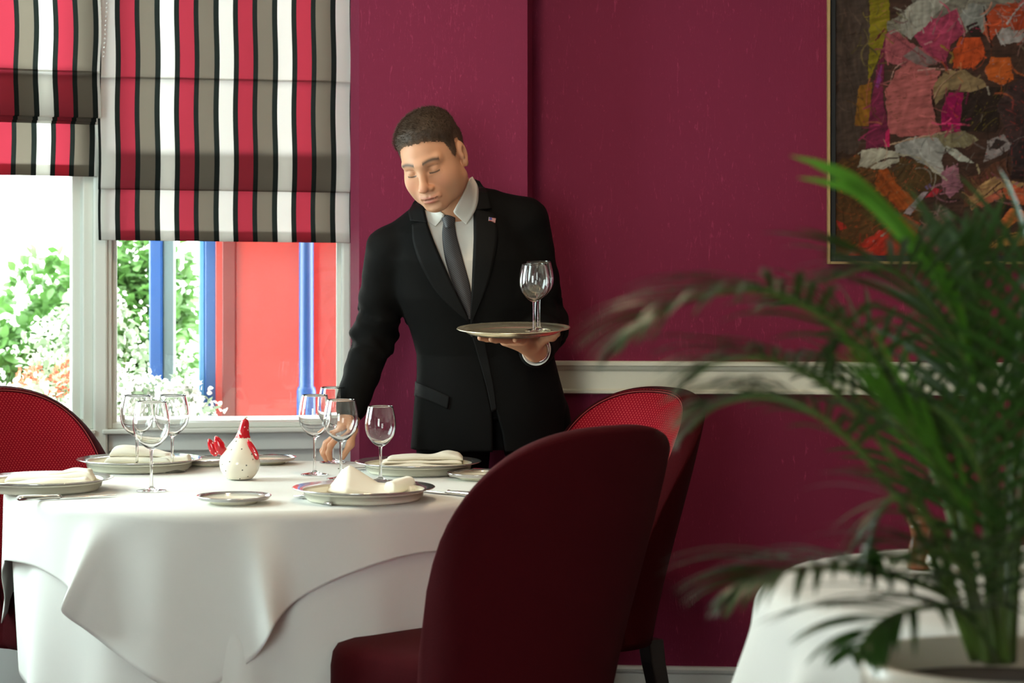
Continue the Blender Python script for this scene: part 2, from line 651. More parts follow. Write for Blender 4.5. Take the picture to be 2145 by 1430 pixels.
struct(extrude_profile('baseboard_pier', [(p[0] - 0.18, p[1]) for p in skirt], -0.46, 0.0, M['panel_paint'], loc=(WALL_O[0], WALL_O[1], 0), rz=WALL_A))

# ------------------------------------------------------------------ roman blinds


def cloth_strip(name, prof, x0, x1, m, parent, nx=40, wob=0.0025, seed=0, u_off=0.0, taper=0.0):
    """cloth following a (y, z) profile, x0..x1 wide; UVs in metres"""
    r = np.random.default_rng(seed)
    pts = []
    for (a, b) in zip(prof[:-1], prof[1:]):
        k = max(2, int(math.hypot(b[0] - a[0], b[1] - a[1]) / 0.03))
        for i in range(k):
            t = i / k
            pts.append((a[0] + (b[0] - a[0]) * t, a[1] + (b[1] - a[1]) * t))
    pts.append(prof[-1])
    ph = r.random(4) * 6
    V, UV = [], []
    for j, (y, z) in enumerate(pts):
        for i in range(nx + 1):
            t = i / nx
            x = x0 + (x1 - x0) * t
            yy = y + wob * (math.sin(x * 17 + ph[0] + z * 3) + 0.8 * math.sin(x * 31 + ph[1] - z * 9))
            V.append((x + wob * 0.6 * math.sin(z * 22 + ph[2]), yy, z - taper * (x - x0)))
            UV.append((x + u_off, z))
    F = []
    w = nx + 1
    for j in range(len(pts) - 1):
        for i in range(nx):
            F.append((j * w + i, j * w + i + 1, (j + 1) * w + i + 1, (j + 1) * w + i))
    o = mesh_obj(name, V, F, m, parent)
    uvl = o.data.uv_layers.new(name='UVMap')
    vi = np.zeros(len(o.data.loops), int)
    o.data.loops.foreach_get('vertex_index', vi)
    uvl.data.foreach_set('uv', np.array(UV)[vi].ravel())
    return o


YB = -0.055
# blind in the right-hand light: sheet, one deep fold, lower sheet with a doubled hem
b1 = empty('roman_blind', (A_PT[0], A_PT[1], 0), ANG_R)
tag(b1, 'lower striped roman blind beside the burgundy pier, one deep fold near its hem', 'blind')
zt, zf, zfb, zb, zh = 2.45, 1.482, 1.590, 1.340, 1.369
prof = [(YB, zt), (YB - 0.002, 1.805), (YB - 0.007, 1.797), (YB - 0.001, 1.803), (YB - 0.004, zf + 0.01), (YB + 0.002, zf), (YB + 0.008, zf + 0.01), (YB + 0.012, zfb), (YB + 0.017, zfb + 0.004), (YB + 0.020, zfb - 0.01), (YB + 0.012, zb), (YB + 0.017, zb - 0.002), (YB + 0.020, zh)]
bx0, bx1 = 0.004, 0.7185
cloth_strip('blind_cloth', prof, bx0, bx1, M['blind'], b1, seed=3, u_off=-bx0 - 0.0475 + 0.1662, taper=0.010)
V, F = [], []
for i in range(46):
    z = 2.42 - i * 0.0125
    sphere_geo((0.016 + 0.012 * math.sin(i / 45 * PI) + (0.004 if i > 30 else 0), YB - 0.012, z), 0.0028, V, F, 6, 4)
    if i < 38:
        sphere_geo((0.012 - 0.004 * math.sin(i / 38 * PI), YB - 0.010, z), 0.0028, V, F, 6, 4)
mesh_obj('bead_chain', V, F, M['chain'], b1)
box('head_rail', bx0, bx1, YB + 0.004, YB + 0.034, 2.42, 2.46, M['white_paint'], b1)

b2 = empty('roman_blind', (A_PT[0], A_PT[1], 0), ANG_L)
tag(b2, 'higher striped roman blind gathered in several folds over the window above the tub chair', 'blind')
Z = lambda y: 1.27 - (y - 553) / 745.0
prof = [(YB, 2.45), (YB - 0.012, Z(150)), (YB - 0.016, Z(152)), (YB - 0.013, Z(148)), (YB - 0.020, Z(200)), (YB - 0.016, Z(243)), (YB - 0.010, Z(246)), (YB - 0.002, Z(200)), (YB + 0.002, Z(150)), (YB + 0.007, Z(148)), (YB + 0.006, Z(250)), (YB + 0.009, Z(253)), (YB + 0.013, Z(240)), (YB + 0.014, Z(215)), (YB + 0.018, Z(256)), (YB + 0.022, Z(258)), (YB + 0.024, Z(225)), (YB + 0.029, Z(220)), (YB + 0.018, Z(366)), (YB + 0.022, Z(368)), (YB + 0.025, Z(343))]
cloth_strip('blind_cloth', prof, -1.05, -0.010, M['blind'], b2, nx=56, seed=5, u_off=-0.0225 + 0.1662 * 8, wob=0.004)
box('head_rail', -1.05, -0.004, YB + 0.004, YB + 0.034, 2.42, 2.46, M['white_paint'], b2)

# ------------------------------------------------------------------ outside
M['stone_out'] = mat('pale_paving', (0.66, 0.65, 0.60, 1), rough=0.9, vary=0.12, vscale=6)
M['render_out'] = mat('pale_render', (0.80, 0.80, 0.78, 1), rough=0.9, vary=0.10, vscale=5)
M['leaf_out'] = add_translucent(mat('shrub_leaf', (0.085, 0.20, 0.045, 1), rough=0.5, vary=0.45, vscale=9), 0.35)
M['leaf_out2'] = add_translucent(mat('pale_shrub_leaf', (0.21, 0.28, 0.17, 1), rough=0.5, vary=0.45, vscale=9), 0.35)
M['petal_white'] = add_translucent(mat('white_petal', (0.82, 0.78, 0.76, 1), rough=0.7, vary=0.1, vscale=20), 0.3)
M['petal_red'] = add_translucent(mat('red_petal', (0.62, 0.10, 0.05, 1), rough=0.7, vary=0.3, vscale=20), 0.3)
M['blue_paint'] = mat('blue_gloss_paint', (0.010, 0.055, 0.20, 1), rough=0.3, vary=0.2, vscale=6)
M['blue_pale'] = mat('pale_blue_paint', (0.06, 0.20, 0.40, 1), rough=0.3, vary=0.1, vscale=6)
M['grey_green'] = mat('grey_green_paint', (0.09, 0.13, 0.13, 1), rough=0.5, vary=0.15, vscale=9)
M['red_paint'] = mat('red_gloss_paint', (0.36, 0.024, 0.017, 1), rough=0.3, vary=0.12, vscale=5)
M['red_shade'] = mat('painted_red_shade', (0.13, 0.012, 0.010, 1), rough=0.35, vary=0.2, vscale=5)  # darker red that stands for shade on the board
M['railing'] = mat('olive_railing', (0.16, 0.19, 0.10, 1), rough=0.5)

struct(box('ground', -12, 8, 6.78, 24, 0.15, 0.25, M['stone_out']))
farw = box('garden_wall', -9, 6, 14.0, 14.4, 0.25, 4.2, M['render_out'])
tag(farw, 'pale rendered garden wall far behind the shrubs outside', 'wall')
ledge = box('outer_ledge', -0.02, 0.725, 0.105, 0.40, 0.78, 0.805, M['white_paint'], loc=(A_PT[0], A_PT[1], 0), rz=ANG_R, bev=0.004)
struct(ledge).name = 'trim_5'


def leaf_geo(V, F, c, d, up, L, W):
    """one oval leaf of six points, gently cupped"""
    s = d.cross(up)
    if s.length < 1e-4:
        s = Vector((1, 0, 0))
    s.normalize()
    n = s.cross(d)
    b = len(V)
    for t, w, h in ((0, 0.05, 0), (0.35, 0.5, 0.06), (0.7, 0.42, 0.03), (1.0, 0.02, -0.08)):
        V.append(tuple(c + d * (L * t) + s * (W * w) + n * (L * h)))
        V.append(tuple(c + d * (L * t) - s * (W * w) + n * (L * h)))
    for k in range(3):
        F.append((b + 2 * k, b + 2 * k + 2, b + 2 * k + 3, b + 2 * k + 1))


def shrub(label, c, rad, n, L, m, cat='shrub', flower=None, group=None, seed=1, name='shrub'):
    r = random.Random(seed)
    e = empty(name, (c[0], c[1], 0.25))
    tag(e, label, cat, group)
    V, F = [], []
    lumps = [(Vector((r.uniform(-0.6, 0.6) * rad[0], r.uniform(-0.6, 0.6) * rad[1], c[2] - 0.25 + r.uniform(-0.55, 0.75) * rad[2])), r.uniform(0.3, 0.5)) for _ in range(16)]
    for _ in range(n):
        lc, lr = r.choice(lumps)
        d = Vector((r.gauss(0, 1), r.gauss(0, 1), r.gauss(0.15, 1))).normalized()
        p = lc + Vector((d.x * rad[0], d.y * rad[1], d.z * rad[2])) * lr * r.uniform(0.75, 1.05)
        dd = (d + Vector((r.gauss(0, .6), r.gauss(0, .6), r.gauss(-.15, .6)))).normalized()
        leaf_geo(V, F, p, dd, Vector((r.gauss(0, .5), r.gauss(0, .5), 1)).normalized(), L * r.uniform(0.6, 1.25), L * r.uniform(0.45, 0.75))
    mesh_obj('foliage', V, F, m, e)
    V, F = [], []
    for k in range(7):
        lc = lumps[k][0]
        tube_geo(catmull([(r.uniform(-.06, .06), r.uniform(-.06, .06), 0), lc * 0.5 + Vector((0, 0, .05)), lc], 8), [0.014 - 0.0014 * i for i in range(8)], V, F, 6)
    mesh_obj('stem', V, F, M['stem'], e)
    if flower:
        V, F = [], []
        for _ in range(flower[1]):
            lc, lr = r.choice(lumps)
            d = Vector((r.gauss(0, 1), r.gauss(-0.5, 1), r.gauss(0.5, 1))).normalized()
            p = lc + Vector((d.x * rad[0], d.y * rad[1], d.z * rad[2])) * lr * 1.08
            for q in range(flower[3]):
                o = Vector((r.gauss(0, 1), r.gauss(0, 1), r.gauss(0.2, 1))).normalized()
                pc = p + o * flower[2] * r.uniform(0.7, 1)
                leaf_geo(V, F, pc, (o + Vector((r.gauss(0, .8), r.gauss(0, .8), r.gauss(0, .8)))).normalized(), o, flower[2] * 0.7, flower[2] * 0.6)
        mesh_obj('blossom', V, F, flower[0], e)
    return e


shrub('large green shrub outside the window behind the tub chair', (-1.88, 9.0, 0.78), (0.34, 0.35, 0.60), 5600, 0.060, M['leaf_out'], seed=2)
shrub('green shrub outside just beside the blue post and grey slab', (-1.50, 8.9, 0.86), (0.22, 0.30, 0.50), 3200, 0.056, M['leaf_out'], seed=4)
shrub('low orange-red flowering bush outside behind the tub chair', (-1.52, 7.35, 0.76), (0.16, 0.18, 0.18), 500, 0.035, M['leaf_out2'], cat='flowers', flower=(M['petal_red'], 70, 0.020, 9), seed=6, name='flowering_bush')
shrub('mound of white blossom outside above the tub chair', (-1.52, 6.95, 0.70), (0.30, 0.20, 0.20), 500, 0.035, M['leaf_out2'], cat='flowers', flower=(M['petal_white'], 190, 0.028, 12), seed=8, name='flowering_bush')
shrub('mound of white blossom outside around the foot of the blue posts', (-1.12, 6.98, 0.78), (0.24, 0.14, 0.17), 700, 0.032, M['leaf_out2'], cat='flowers', flower=(M['petal_white'], 170, 0.026, 12), seed=9, name='flowering_bush')
shrub('loose white flowering bush outside, dark twigs showing, beneath the green shrub', (-1.42, 7.7, 0.98), (0.30, 0.18, 0.22), 900, 0.035, M['leaf_out2'], cat='flowers', flower=(M['petal_white'], 90, 0.022, 10), seed=12, name='flowering_bush')

# blue posts and the red board just outside the glass
e = empty('post', (-1.162, 7.3, 0.25))
tag(e, 'blue post with a grey-green side outside, standing alone between the bushes', 'post')
box('post_shaft', -0.040, 0.004, -0.03, 0.03, 0, 2.5, M['blue_paint'], e, bev=0.006)
box('side_board', 0.0045, 0.040, -0.02, 0.03, 0, 2.5, M['grey_green'], e, bev=0.004)
e = empty('post', (-0.976, 7.08, 0.25))
tag(e, 'blue post with a paler blue edge, against the red board outside', 'post')
box('post_shaft', -0.011, 0.028, -0.03, 0.03, 0, 2.5, M['blue_paint'], e, bev=0.005)
box('edge_strip', -0.030, -0.0115, -0.024, 0.03, 0, 2.5, M['blue_pale'], e, bev=0.004)
e = empty('post', (-0.648, 6.92, 0.25))
tag(e, 'round blue post with a wider foot, in front of the red board outside', 'post')
V, F = lathe_geo([(0, 0), (0.031, 0), (0.031, 0.62), (0.028, 0.632), (0.0235, 0.636), (0.0235, 2.5), (0, 2.5)], 24)
o = mesh_obj('post_shaft', V, F, M['blue_paint'], e)
e = empty('board', (-0.76, 7.02, 0.25))
tag(e, 'big glossy red board outside the window with an upright strip of painted shade', 'board')
box('panel', -0.188, 0.215, 0.0, 0.025, 0.53, 2.5, M['red_paint'], e, bev=0.003)
box('shade_strip', -0.165, -0.122, -0.012, -0.0005, 0.53, 2.5, M['red_shade'], e, bev=0.003)  # upright strip of shade on the red board, built as a thin box
box('edge_strip', 0.2155, 0.228, -0.03, 0.025, 0.0, 2.5, M['white_paint'], e)
box('base_rail', -0.188, 0.215, -0.01, 0.03, 0.0, 0.529, M['white_paint'], e, bev=0.003)
V, F = [], []
box_geo(-0.7, 0.7, -0.02, 0.02, 0.83, 0.86, V, F)
for k in range(15):
    box_geo(-0.69 + k * 0.097, -0.67 + k * 0.097, -0.012, 0.012, 0, 0.83, V, F)
box_geo(-0.7, 0.7, -0.015, 0.015, 0.10, 0.13, V, F)
rl = mesh_obj('railing', V, F, M['railing'], smooth=False, loc=(-1.6, 10.6, 0.25))
tag(rl, 'olive green railing seen between the two blue posts outside', 'railing')

# ------------------------------------------------------------------ painting
art = empty('painting', (WALL_O[0], WALL_O[1], 1.27), WALL_A)
tag(art, 'large abstract oil painting in a thin pale gold frame on the burgundy wall', 'painting')
AX0, AX1, AH = 0.823, 1.78, 1.12
ring('outer_frame', AX0, AX1, 0.0, AH, 0.0075, -0.055, -0.002, M['gold_frame'], art, bev=0.0012)
ring('inner_frame', AX0 + 0.0076, AX1 - 0.0076, 0.0076, AH - 0.0076, 0.016, -0.030, -0.004, M['black_frame'], art, bev=0.0008)
CX0, CX1, CZ0, CZ1 = AX0 + 0.0225, AX1 - 0.0225, 0.0205, AH - 0.0205
# colour patches as (x, y) corners in canvas units: 1000 = the canvas width, y counted upwards from the bottom edge
K = 1 / 2.508 / 757.0 / (CX1 - CX0) * 1000      # from the study sketch


def sk(pts):
    return [((x - 88) * K, (1350 - y) * K) for x, y in pts]


PATCH = [
    (sk([(88, 1350), (88, -900), (2600, -900), (2600, 1350)]), (66, 44, 34), 0),
    (sk([(88, 820), (88, -900), (270, -900), (265, 400), (200, 800)]), (72, 58, 50), 30),
    (sk([(262, -900), (368, -900), (368, 110), (330, 260), (262, 430)]), (124, 112, 18), 14),
    (sk([(195, 660), (215, 450), (275, 430), (280, 660)]), (128, 86, 22), 14),
    (sk([(88, 840), (210, 800), (420, 900), (560, 1100), (480, 1350), (88, 1350)]), (84, 56, 26), 30),
    (sk([(300, 900), (350, 880), (420, 960), (520, 1060), (430, 1110), (290, 1000)]), (148, 70, 22), 20),
    (sk([(140, 1350), (250, 1260), (440, 1120), (530, 1170), (520, 1230), (460, 1350)]), (168, 44, 28), 22),
    (sk([(92, 1160), (140, 1180), (150, 1200), (115, 1210)]), (176, 44, 34), 10),
    (sk([(420, 830), (560, 850), (650, 940), (560, 1010), (470, 990), (380, 900)]), (74, 54, 26), 14),
    (sk([(368, 110), (470, 20), (560, -60), (900, -300), (1400, -320), (1400, 160), (760, 180), (360, 170)]), (118, 112, 100), 26),
    (sk([(350, 180), (400, 150), (480, 220), (560, 260), (640, 330), (520, 360), (400, 330), (345, 300)]), (150, 76, 82), 16),
    (sk([(500, 190), (560, 120), (715, 42), (775, 170), (700, 230), (660, 340), (560, 270)]), (146, 52, 78), 16),
    (sk([(430, 130), (470, 40), (560, -10), (700, -20), (560, 130), (490, 215), (440, 180)]), (150, 146, 134), 16),
    (sk([(345, 480), (400, 370), (480, 330), (640, 370), (620, 440), (590, 540), (640, 700), (440, 725), (380, 700), (350, 560)]), (164, 88, 86), 18),
    (sk([(440, 290), (510, 240), (620, 330), (560, 355), (500, 330)]), (116, 100, 96), 12),
    (sk([(330, 270), (350, 180), (345, 480), (375, 760), (250, 780), (270, 600), (300, 420)]), (108, 30, 60), 14),
    (sk([(300, 450), (330, 330), (330, 420), (310, 470)]), (132, 50, 118), 8),
    (sk([(345, 770), (350, 700), (372, 670), (372, 770)]), (196, 34, 92), 4),
    (sk([(640, 690), (640, 590), (680, 490), (760, 490), (745, 700)]), (142, 10, 74), 8),
    (sk([(745, 690), (760, 480), (960, 460), (960, 560), (930, 700)]), (42, 28, 22), 16),
    (sk([(930, 560), (1066, 400), (2600, 300), (2600, 1350), (1000, 900), (960, 680)]), (60, 42, 40), 26),
    (sk([(720, 110), (780, 20), (870, 30), (880, 110), (830, 180), (770, 170)]), (128, 128, 122), 16),
    (sk([(770, 140), (830, 120), (860, 200), (800, 200)]), (40, 26, 20), 10),
    (sk([(700, 260), (740, 200), (840, 200), (870, 280), (810, 360), (700, 360)]), (184, 72, 28), 14),
    (sk([(880, 90), (930, 20), (1066, 30), (1066, 120), (940, 160), (900, 220), (860, 180)]), (164, 66, 34), 14),
    (sk([(1000, 60), (1100, 60), (1150, 150), (1010, 160)]), (150, 54, 26), 14),
    (sk([(860, 380), (900, 300), (1000, 310), (1020, 420), (960, 450), (880, 420)]), (182, 86, 30), 14),
    (sk([(930, 200), (960, 150), (1066, 180), (1066, 230), (950, 250)]), (150, 142, 138), 14),
    (sk([(600, 460), (660, 380), (760, 360), (860, 420), (880, 450), (800, 480), (680, 480), (610, 560)]), (132, 110, 78), 18),
    (sk([(440, 730), (640, 695), (760, 690), (840, 740), (760, 780), (640, 770), (560, 760)]), (122, 112, 84), 16),
    (sk([(214, 870), (225, 790), (320, 772), (420, 800), (425, 850), (340, 895), (280, 890)]), (166, 160, 142), 12),
    (sk([(395, 760), (480, 725), (620, 720), (660, 770), (640, 850), (660, 920), (670, 950), (560, 870), (480, 820), (400, 800)]), (152, 150, 144), 12),
    (sk([(660, 770), (720, 790), (815, 858), (740, 850), (670, 800)]), (164, 164, 152), 8),
    (sk([(860, 860), (880, 740), (960, 710), (1000, 760), (1040, 760), (960, 810)]), (136, 126, 124), 14),
    (sk([(890, 780), (920, 730), (980, 750), (930, 790)]), (56, 44, 40), 8),
    (sk([(640, 900), (720, 860), (750, 980), (680, 1050), (650, 1000)]), (142, 92, 106), 14),
    (sk([(560, 1040), (600, 990), (650, 1000), (600, 1040)]), (166, 34, 50), 8),
    (sk([(445, 1120), (540, 1010), (575, 1005), (480, 1130)]), (146, 132, 136), 4),
    (sk([(550, 985), (580, 965), (590, 985), (565, 998)]), (96, 78, 120), 6),
    (sk([(540, 1200), (640, 1090), (720, 1130), (700, 1200), (620, 1330), (520, 1300)]), (122, 84, 80), 22),
    (sk([(750, 960), (980, 830), (1000, 940), (860, 1000), (760, 1090)]), (92, 56, 38), 16),
    (sk([(780, 1040), (830, 980), (920, 935), (1066, 960), (1040, 1000), (960, 990), (880, 1040), (800, 1100)]), (158, 122, 80), 16),
    (sk([(800, 1100), (880, 1040), (950, 1000), (960, 1040), (860, 1090)]), (184, 96, 72), 12),
    (sk([(960, 990), (1020, 970), (1066, 1000), (1200, 980), (1200, 1060), (1066, 1080), (980, 1050)]), (190, 84, 52), 12),
    (sk([(975, 970), (1005, 965), (1015, 1010), (985, 1030)]), (166, 142, 112), 6),
    (sk([(900, 1110), (940, 1060), (1010, 1080), (980, 1150), (930, 1160)]), (48, 28, 22), 10),
    (sk([(940, 1170), (1000, 1090), (1066, 1110), (1150, 1100), (1150, 1180), (1020, 1170), (970, 1210)]), (180, 96, 48), 14),
    (sk([(880, 1310), (930, 1250), (1066, 1215), (1200, 1200), (1200, 1290), (980, 1300)]), (138, 100, 50), 16),
    (sk([(1000, 900), (1066, 900), (1066, 940), (1000, 945)]), (38, 24, 22), 6),
    (sk([(990, 760), (1066, 740), (1200, 700), (1200, 880), (1010, 880)]), (46, 34, 34), 12),
]
_g = random.Random(31)
_tones = [(150, 76, 82), (146, 52, 78), (150, 146, 134), (164, 88, 86), (116, 100, 96), (184, 72, 28), (132, 110, 78), (42, 28, 22), (168, 44, 28), (128, 86, 22), (108, 30, 60), (84, 56, 26)]
for _k in range(46):
    _x, _y = (_g.uniform(1160, 1850), _g.uniform(-700, 1250)) if _k % 3 else (_g.uniform(150, 1800), _g.uniform(-760, -150))
    _n = _g.randint(4, 7)
    _s = _g.uniform(60, 170)
    PATCH.append((sk([(_x + _s * _g.uniform(.6, 1.3) * math.cos(2 * PI * q / _n), _y + _s * _g.uniform(.5, 1.1) * math.sin(2 * PI * q / _n)) for q in range(_n)]), _g.choice(_tones), 16))
STROKE = [
    ([(375, 760), (500, 728), (620, 705), (700, 690)], 5, (170, 140, 116)), ([(315, 850), (370, 832), (425, 828)], 5, (60, 40, 30)),
    ([(420, 812), (520, 830), (600, 890), (670, 948)], 5, (158, 150, 128)), ([(640, 320), (700, 370), (790, 362), (850, 410)], 4, (70, 40, 34)),
    ([(590, 470), (600, 560), (612, 610)], 5, (48, 30, 24)), ([(830, 870), (838, 912)], 7, (150, 136, 104)),
    ([(720, 380), (640, 450), (600, 520)], 4, (150, 116, 92)), ([(520, 372), (600, 362), (690, 368)], 4, (172, 128, 120)),
    ([(460, 320), (400, 360), (375, 440)], 3, (166, 128, 116)), ([(640, 240), (700, 290), (690, 330)], 7, (140, 104, 44)),
    ([(330, 1240), (380, 1200)], 7, (150, 120, 110)), ([(980, 130), (1030, 60), (1066, 20)], 6, (158, 150, 146)),
    ([(860, 40), (880, 140), (900, 250)], 5, (40, 24, 20)), ([(990, 800), (980, 880), (1000, 930)], 4, (34, 22, 20)),
    ([(560, 1150), (640, 1120), (700, 1090)], 4, (60, 40, 32)), ([(670, 1050), (730, 1055)], 9, (44, 30, 26)),
    ([(370, 170), (460, 240), (560, 310)], 4, (120, 60, 66)), ([(720, 50), (760, 170), (745, 230)], 4, (160, 96, 100)),
    ([(650, 650), (745, 655)], 5, (206, 30, 110)), ([(880, 460), (890, 500)], 5, (140, 130, 116)), ([(300, 210), (330, 170), (345, 150)], 5, (96, 30, 40)),
    ([(800, 1090), (900, 1000), (960, 950)], 4, (78, 48, 34)), ([(890, 1300), (960, 1250), (1040, 1230)], 4, (70, 48, 26)),
]


def in_poly(px, py, poly):
    r = np.zeros(px.shape, bool)
    n = len(poly)
    for i in range(n):
        x0, y0 = poly[i]
        x1, y1 = poly[(i + 1) % n]
        c = ((y0 > py) != (y1 > py)) & (px < (x1 - x0) * (py - y0) / (y1 - y0 + 1e-9) + x0)
        r ^= c
    return r


def value_noise(x, y, scale, seed):
    g = np.random.default_rng(seed).random((64, 64))
    xs, ys = x / scale, y / scale
    xi, yi = np.floor(xs).astype(int), np.floor(ys).astype(int)
    fx, fy = xs - xi, ys - yi
    fx, fy = fx * fx * (3 - 2 * fx), fy * fy * (3 - 2 * fy)
    a, b = g[xi % 64, yi % 64], g[(xi + 1) % 64, yi % 64]
    c, d = g[xi % 64, (yi + 1) % 64], g[(xi + 1) % 64, (yi + 1) % 64]
    return (a * (1 - fx) + b * fx) * (1 - fy) + (c * (1 - fx) + d * fx) * fy


def make_canvas():
    nx, nz = 460, 520
    xs, zs = np.linspace(0, 1000, nx), np.linspace(0, 1000 * (CZ1 - CZ0) / (CX1 - CX0), nz)
    X, Zc = np.meshgrid(xs, zs)
    rgb = np.zeros(X.shape + (3,))
    hgt = np.zeros(X.shape)
    for i, (poly, c, wob) in enumerate(PATCH):
        w = wob * K * 0.7
        dx = (value_noise(X, Zc, 40 * K * 2.5, i) - 0.5) * w * 1.6 + (value_noise(X, Zc, 9 * K * 2.5, i + 90) - 0.5) * w * 0.9
        dy = (value_noise(X, Zc, 40 * K * 2.5, i + 30) - 0.5) * w * 1.6 + (value_noise(X, Zc, 9 * K * 2.5, i + 60) - 0.5) * w * 0.9
        msk = in_poly(X + dx, Zc + dy, poly)
        lin = np.array(srgb(*c)[:3])
        ang = (i * 1.7) % PI
        u, v = X * math.cos(ang) + Zc * math.sin(ang), -X * math.sin(ang) + Zc * math.cos(ang)
        st = value_noise(u, v * 6, 60 * K, i + 11) * 0.5 + value_noise(u, v * 9, 110 * K, i + 17) * 0.5
        f = 0.62 + 0.8 * st
        tex = lin[None, None, :] * f[..., None]
        fleck = (value_noise(u * 2, v * 12, 50 * K, i + 23) > 0.86) & (i > 0)
        tex[fleck] = tex[fleck] * 0.5 + 0.5 * np.array(srgb(*PATCH[(i * 5 + 3) % len(PATCH)][1])[:3])
        rgb[msk] = tex[msk]
        hgt[msk] = hgt[msk] * 0.5 + 0.0006 + 0.0012 * st[msk]
    for i, (pts, w, c) in enumerate(STROKE):
        pl = [np.array(sk([p])[0]) for p in pts]
        pl = catmull(pl, 14)
        d = np.full(X.shape, 1e9)
        for a, b in zip(pl[:-1], pl[1:]):
            ab = b - a
            t = np.clip(((X - a[0]) * ab[0] + (Zc - a[1]) * ab[1]) / (ab @ ab + 1e-9), 0, 1)
            d = np.minimum(d, np.hypot(X - a[0] - t * ab[0], Zc - a[1] - t * ab[1]))
        msk = d + (value_noise(X, Zc, 12 * K, i) - 0.5) * w * K * 1.2 < w * K * 0.8
        rgb[msk] = np.array(srgb(*c)[:3])
        hgt[msk] += 0.0012
    g = np.random.default_rng(12)
    y_hi, x_hi = 1350 * K, 1000 * K
    for i in range(420):
        cx, cz = g.uniform(0, x_hi), g.uniform(0, y_hi)
        k0, k1 = int(np.searchsorted(zs, cz)), int(np.searchsorted(xs, cx))
        k0, k1 = min(k0, nz - 1), min(k1, nx - 1)
        a = g.uniform(0, PI)
        L, w = g.uniform(15, 75) * K, g.uniform(2.0, 8.0) * K
        k2 = min(max(int(k0 + g.normal(0, 14)), 0), nz - 1), min(max(int(k1 + g.normal(0, 14)), 0), nx - 1)
        c = (0.55 * rgb[k0, k1] + 0.45 * rgb[k2]) * g.uniform(0.55, 1.7)
        u = (X - cx) * math.cos(a) + (Zc - cz) * math.sin(a)
        v = -(X - cx) * math.sin(a) + (Zc - cz) * math.cos(a) + 0.006 * g.normal() * u * u / max(K, 1e-6)
        e_ = np.clip(1.25 - np.abs(v) / w - 0.8 * value_noise(u, v * 5, 9 * K, i % 40), 0, 1) * (np.abs(u) < L)
        rgb += (c - rgb) * np.clip(e_ * 1.6, 0, 0.9)[..., None]
        hgt += 0.0008 * e_
    for _ in range(1):
        rgb[1:-1, 1:-1] = 0.4 * rgb[1:-1, 1:-1] + 0.15 * (rgb[:-2, 1:-1] + rgb[2:, 1:-1] + rgb[1:-1, :-2] + rgb[1:-1, 2:])
    brush = 0.62 + 0.38 * value_noise(X + 0.6 * Zc, Zc * 3 - X, 22, 404) + 0.38 * value_noise(X * 3 - Zc, Zc + X * 0.4, 30, 405)
    rgb *= brush[..., None]
    gain = 0.8                      # darkens all the sketch tones evenly
    rgb = np.clip(rgb * gain, 0, 0.92)
    wx = CX0 + X / 1000 * (CX1 - CX0)
    wz = CZ0 + Zc / 1000 * (CX1 - CX0)
    V = np.stack([wx, -0.020 - hgt, wz], -1).reshape(-1, 3)
    idx = np.arange(nx * nz).reshape(nz, nx)
    F = np.stack([idx[:-1, :-1], idx[:-1, 1:], idx[1:, 1:], idx[1:, :-1]], -1).reshape(-1, 4)
    m = attr_color(mat('oil_paint', (1, 1, 1, 1), rough=0.65, spec=0.15))
    o = mesh_obj('canvas', V.tolist(), F.tolist(), m, art)
    ca = o.data.color_attributes.new('Col', 'FLOAT_COLOR', 'POINT')
    ca.data.foreach_set('color', np.concatenate([rgb.reshape(-1, 3), np.ones((nx * nz, 1))], 1).ravel())


make_canvas()

# ------------------------------------------------------------------ tables and cloths
T1 = (-0.585, 5.22)
T1R = 0.608
T2 = (0.93, 3.57)
T2R = 0.535
TOP = 0.75                       # top of the cloth


def drape(name, R, z_top, ext, flare, rr=0.02, thick=0.0016, nphi=420, rad_rings=6, drop_rings=30, swirl=()):
    """cloth over a round table: ext(phi) = cloth reach from the centre, flare(phi, drop) = how far a fold stands off"""
    V, F = [(0, 0, z_top)], []
    phis = [2 * PI * k / nphi for k in range(nphi)]
    rings = []
    for i in range(1, rad_rings + 1):
        r = (R - rr) * i / rad_rings
        rings.append([(r * math.cos(p), r * math.sin(p), z_top) for p in phis])
    for i in range(1, drop_rings + 1):
        ring = []
        for p in phis:
            L = max(ext(p) - (R - rr), 0.03)
            s = L * i / drop_rings
            arc = rr * PI / 2
            if s < arc:
                a = s / rr
                r, z, dr = R - rr + rr * math.sin(a), z_top - rr + rr * math.cos(a), 0.0
            else:
                dr = s - arc
                r, z = R, z_top - rr - dr
            f = flare(p, dr)
            r += f
            z += 0.25 * f * f / max(dr, 0.05)
            p2 = p + sum(A * dr * math.exp(-(adiff(p, math.radians(pr)) / math.radians(sg)) ** 2) for pr, sg, A in swirl)
            ring.append((r * math.cos(p2), r * math.sin(p2), z))
        rings.append(ring)
    for ring_ in rings:
        V += ring_
    for k in range(nphi):
        F.append((0, 1 + k, 1 + (k + 1) % nphi))
    for i in range(len(rings) - 1):
        b, c = 1 + i * nphi, 1 + (i + 1) * nphi
        for k in range(nphi):
            k2 = (k + 1) % nphi
            F.append((b + k, c + k, c + k2, b + k2))
    o = mesh_obj(name, V, F, M['cloth'])
    m = o.modifiers.new('thickness', 'SOLIDIFY')
    m.thickness = thick
    m.offset = -1
    return o


def adiff(a, b):
    return (a - b + PI) % (2 * PI) - PI


def square_ext(a, corner, off=(0, 0), rnd=0.0):
    def f(p):
        q = p - corner + PI / 4
        c, s = math.cos(q), math.sin(q)
        n = 14.0
        L = a / (abs(c) ** n + abs(s) ** n) ** (1 / n)
        return L + off[0] * math.cos(p) + off[1] * math.sin(p)
    return f


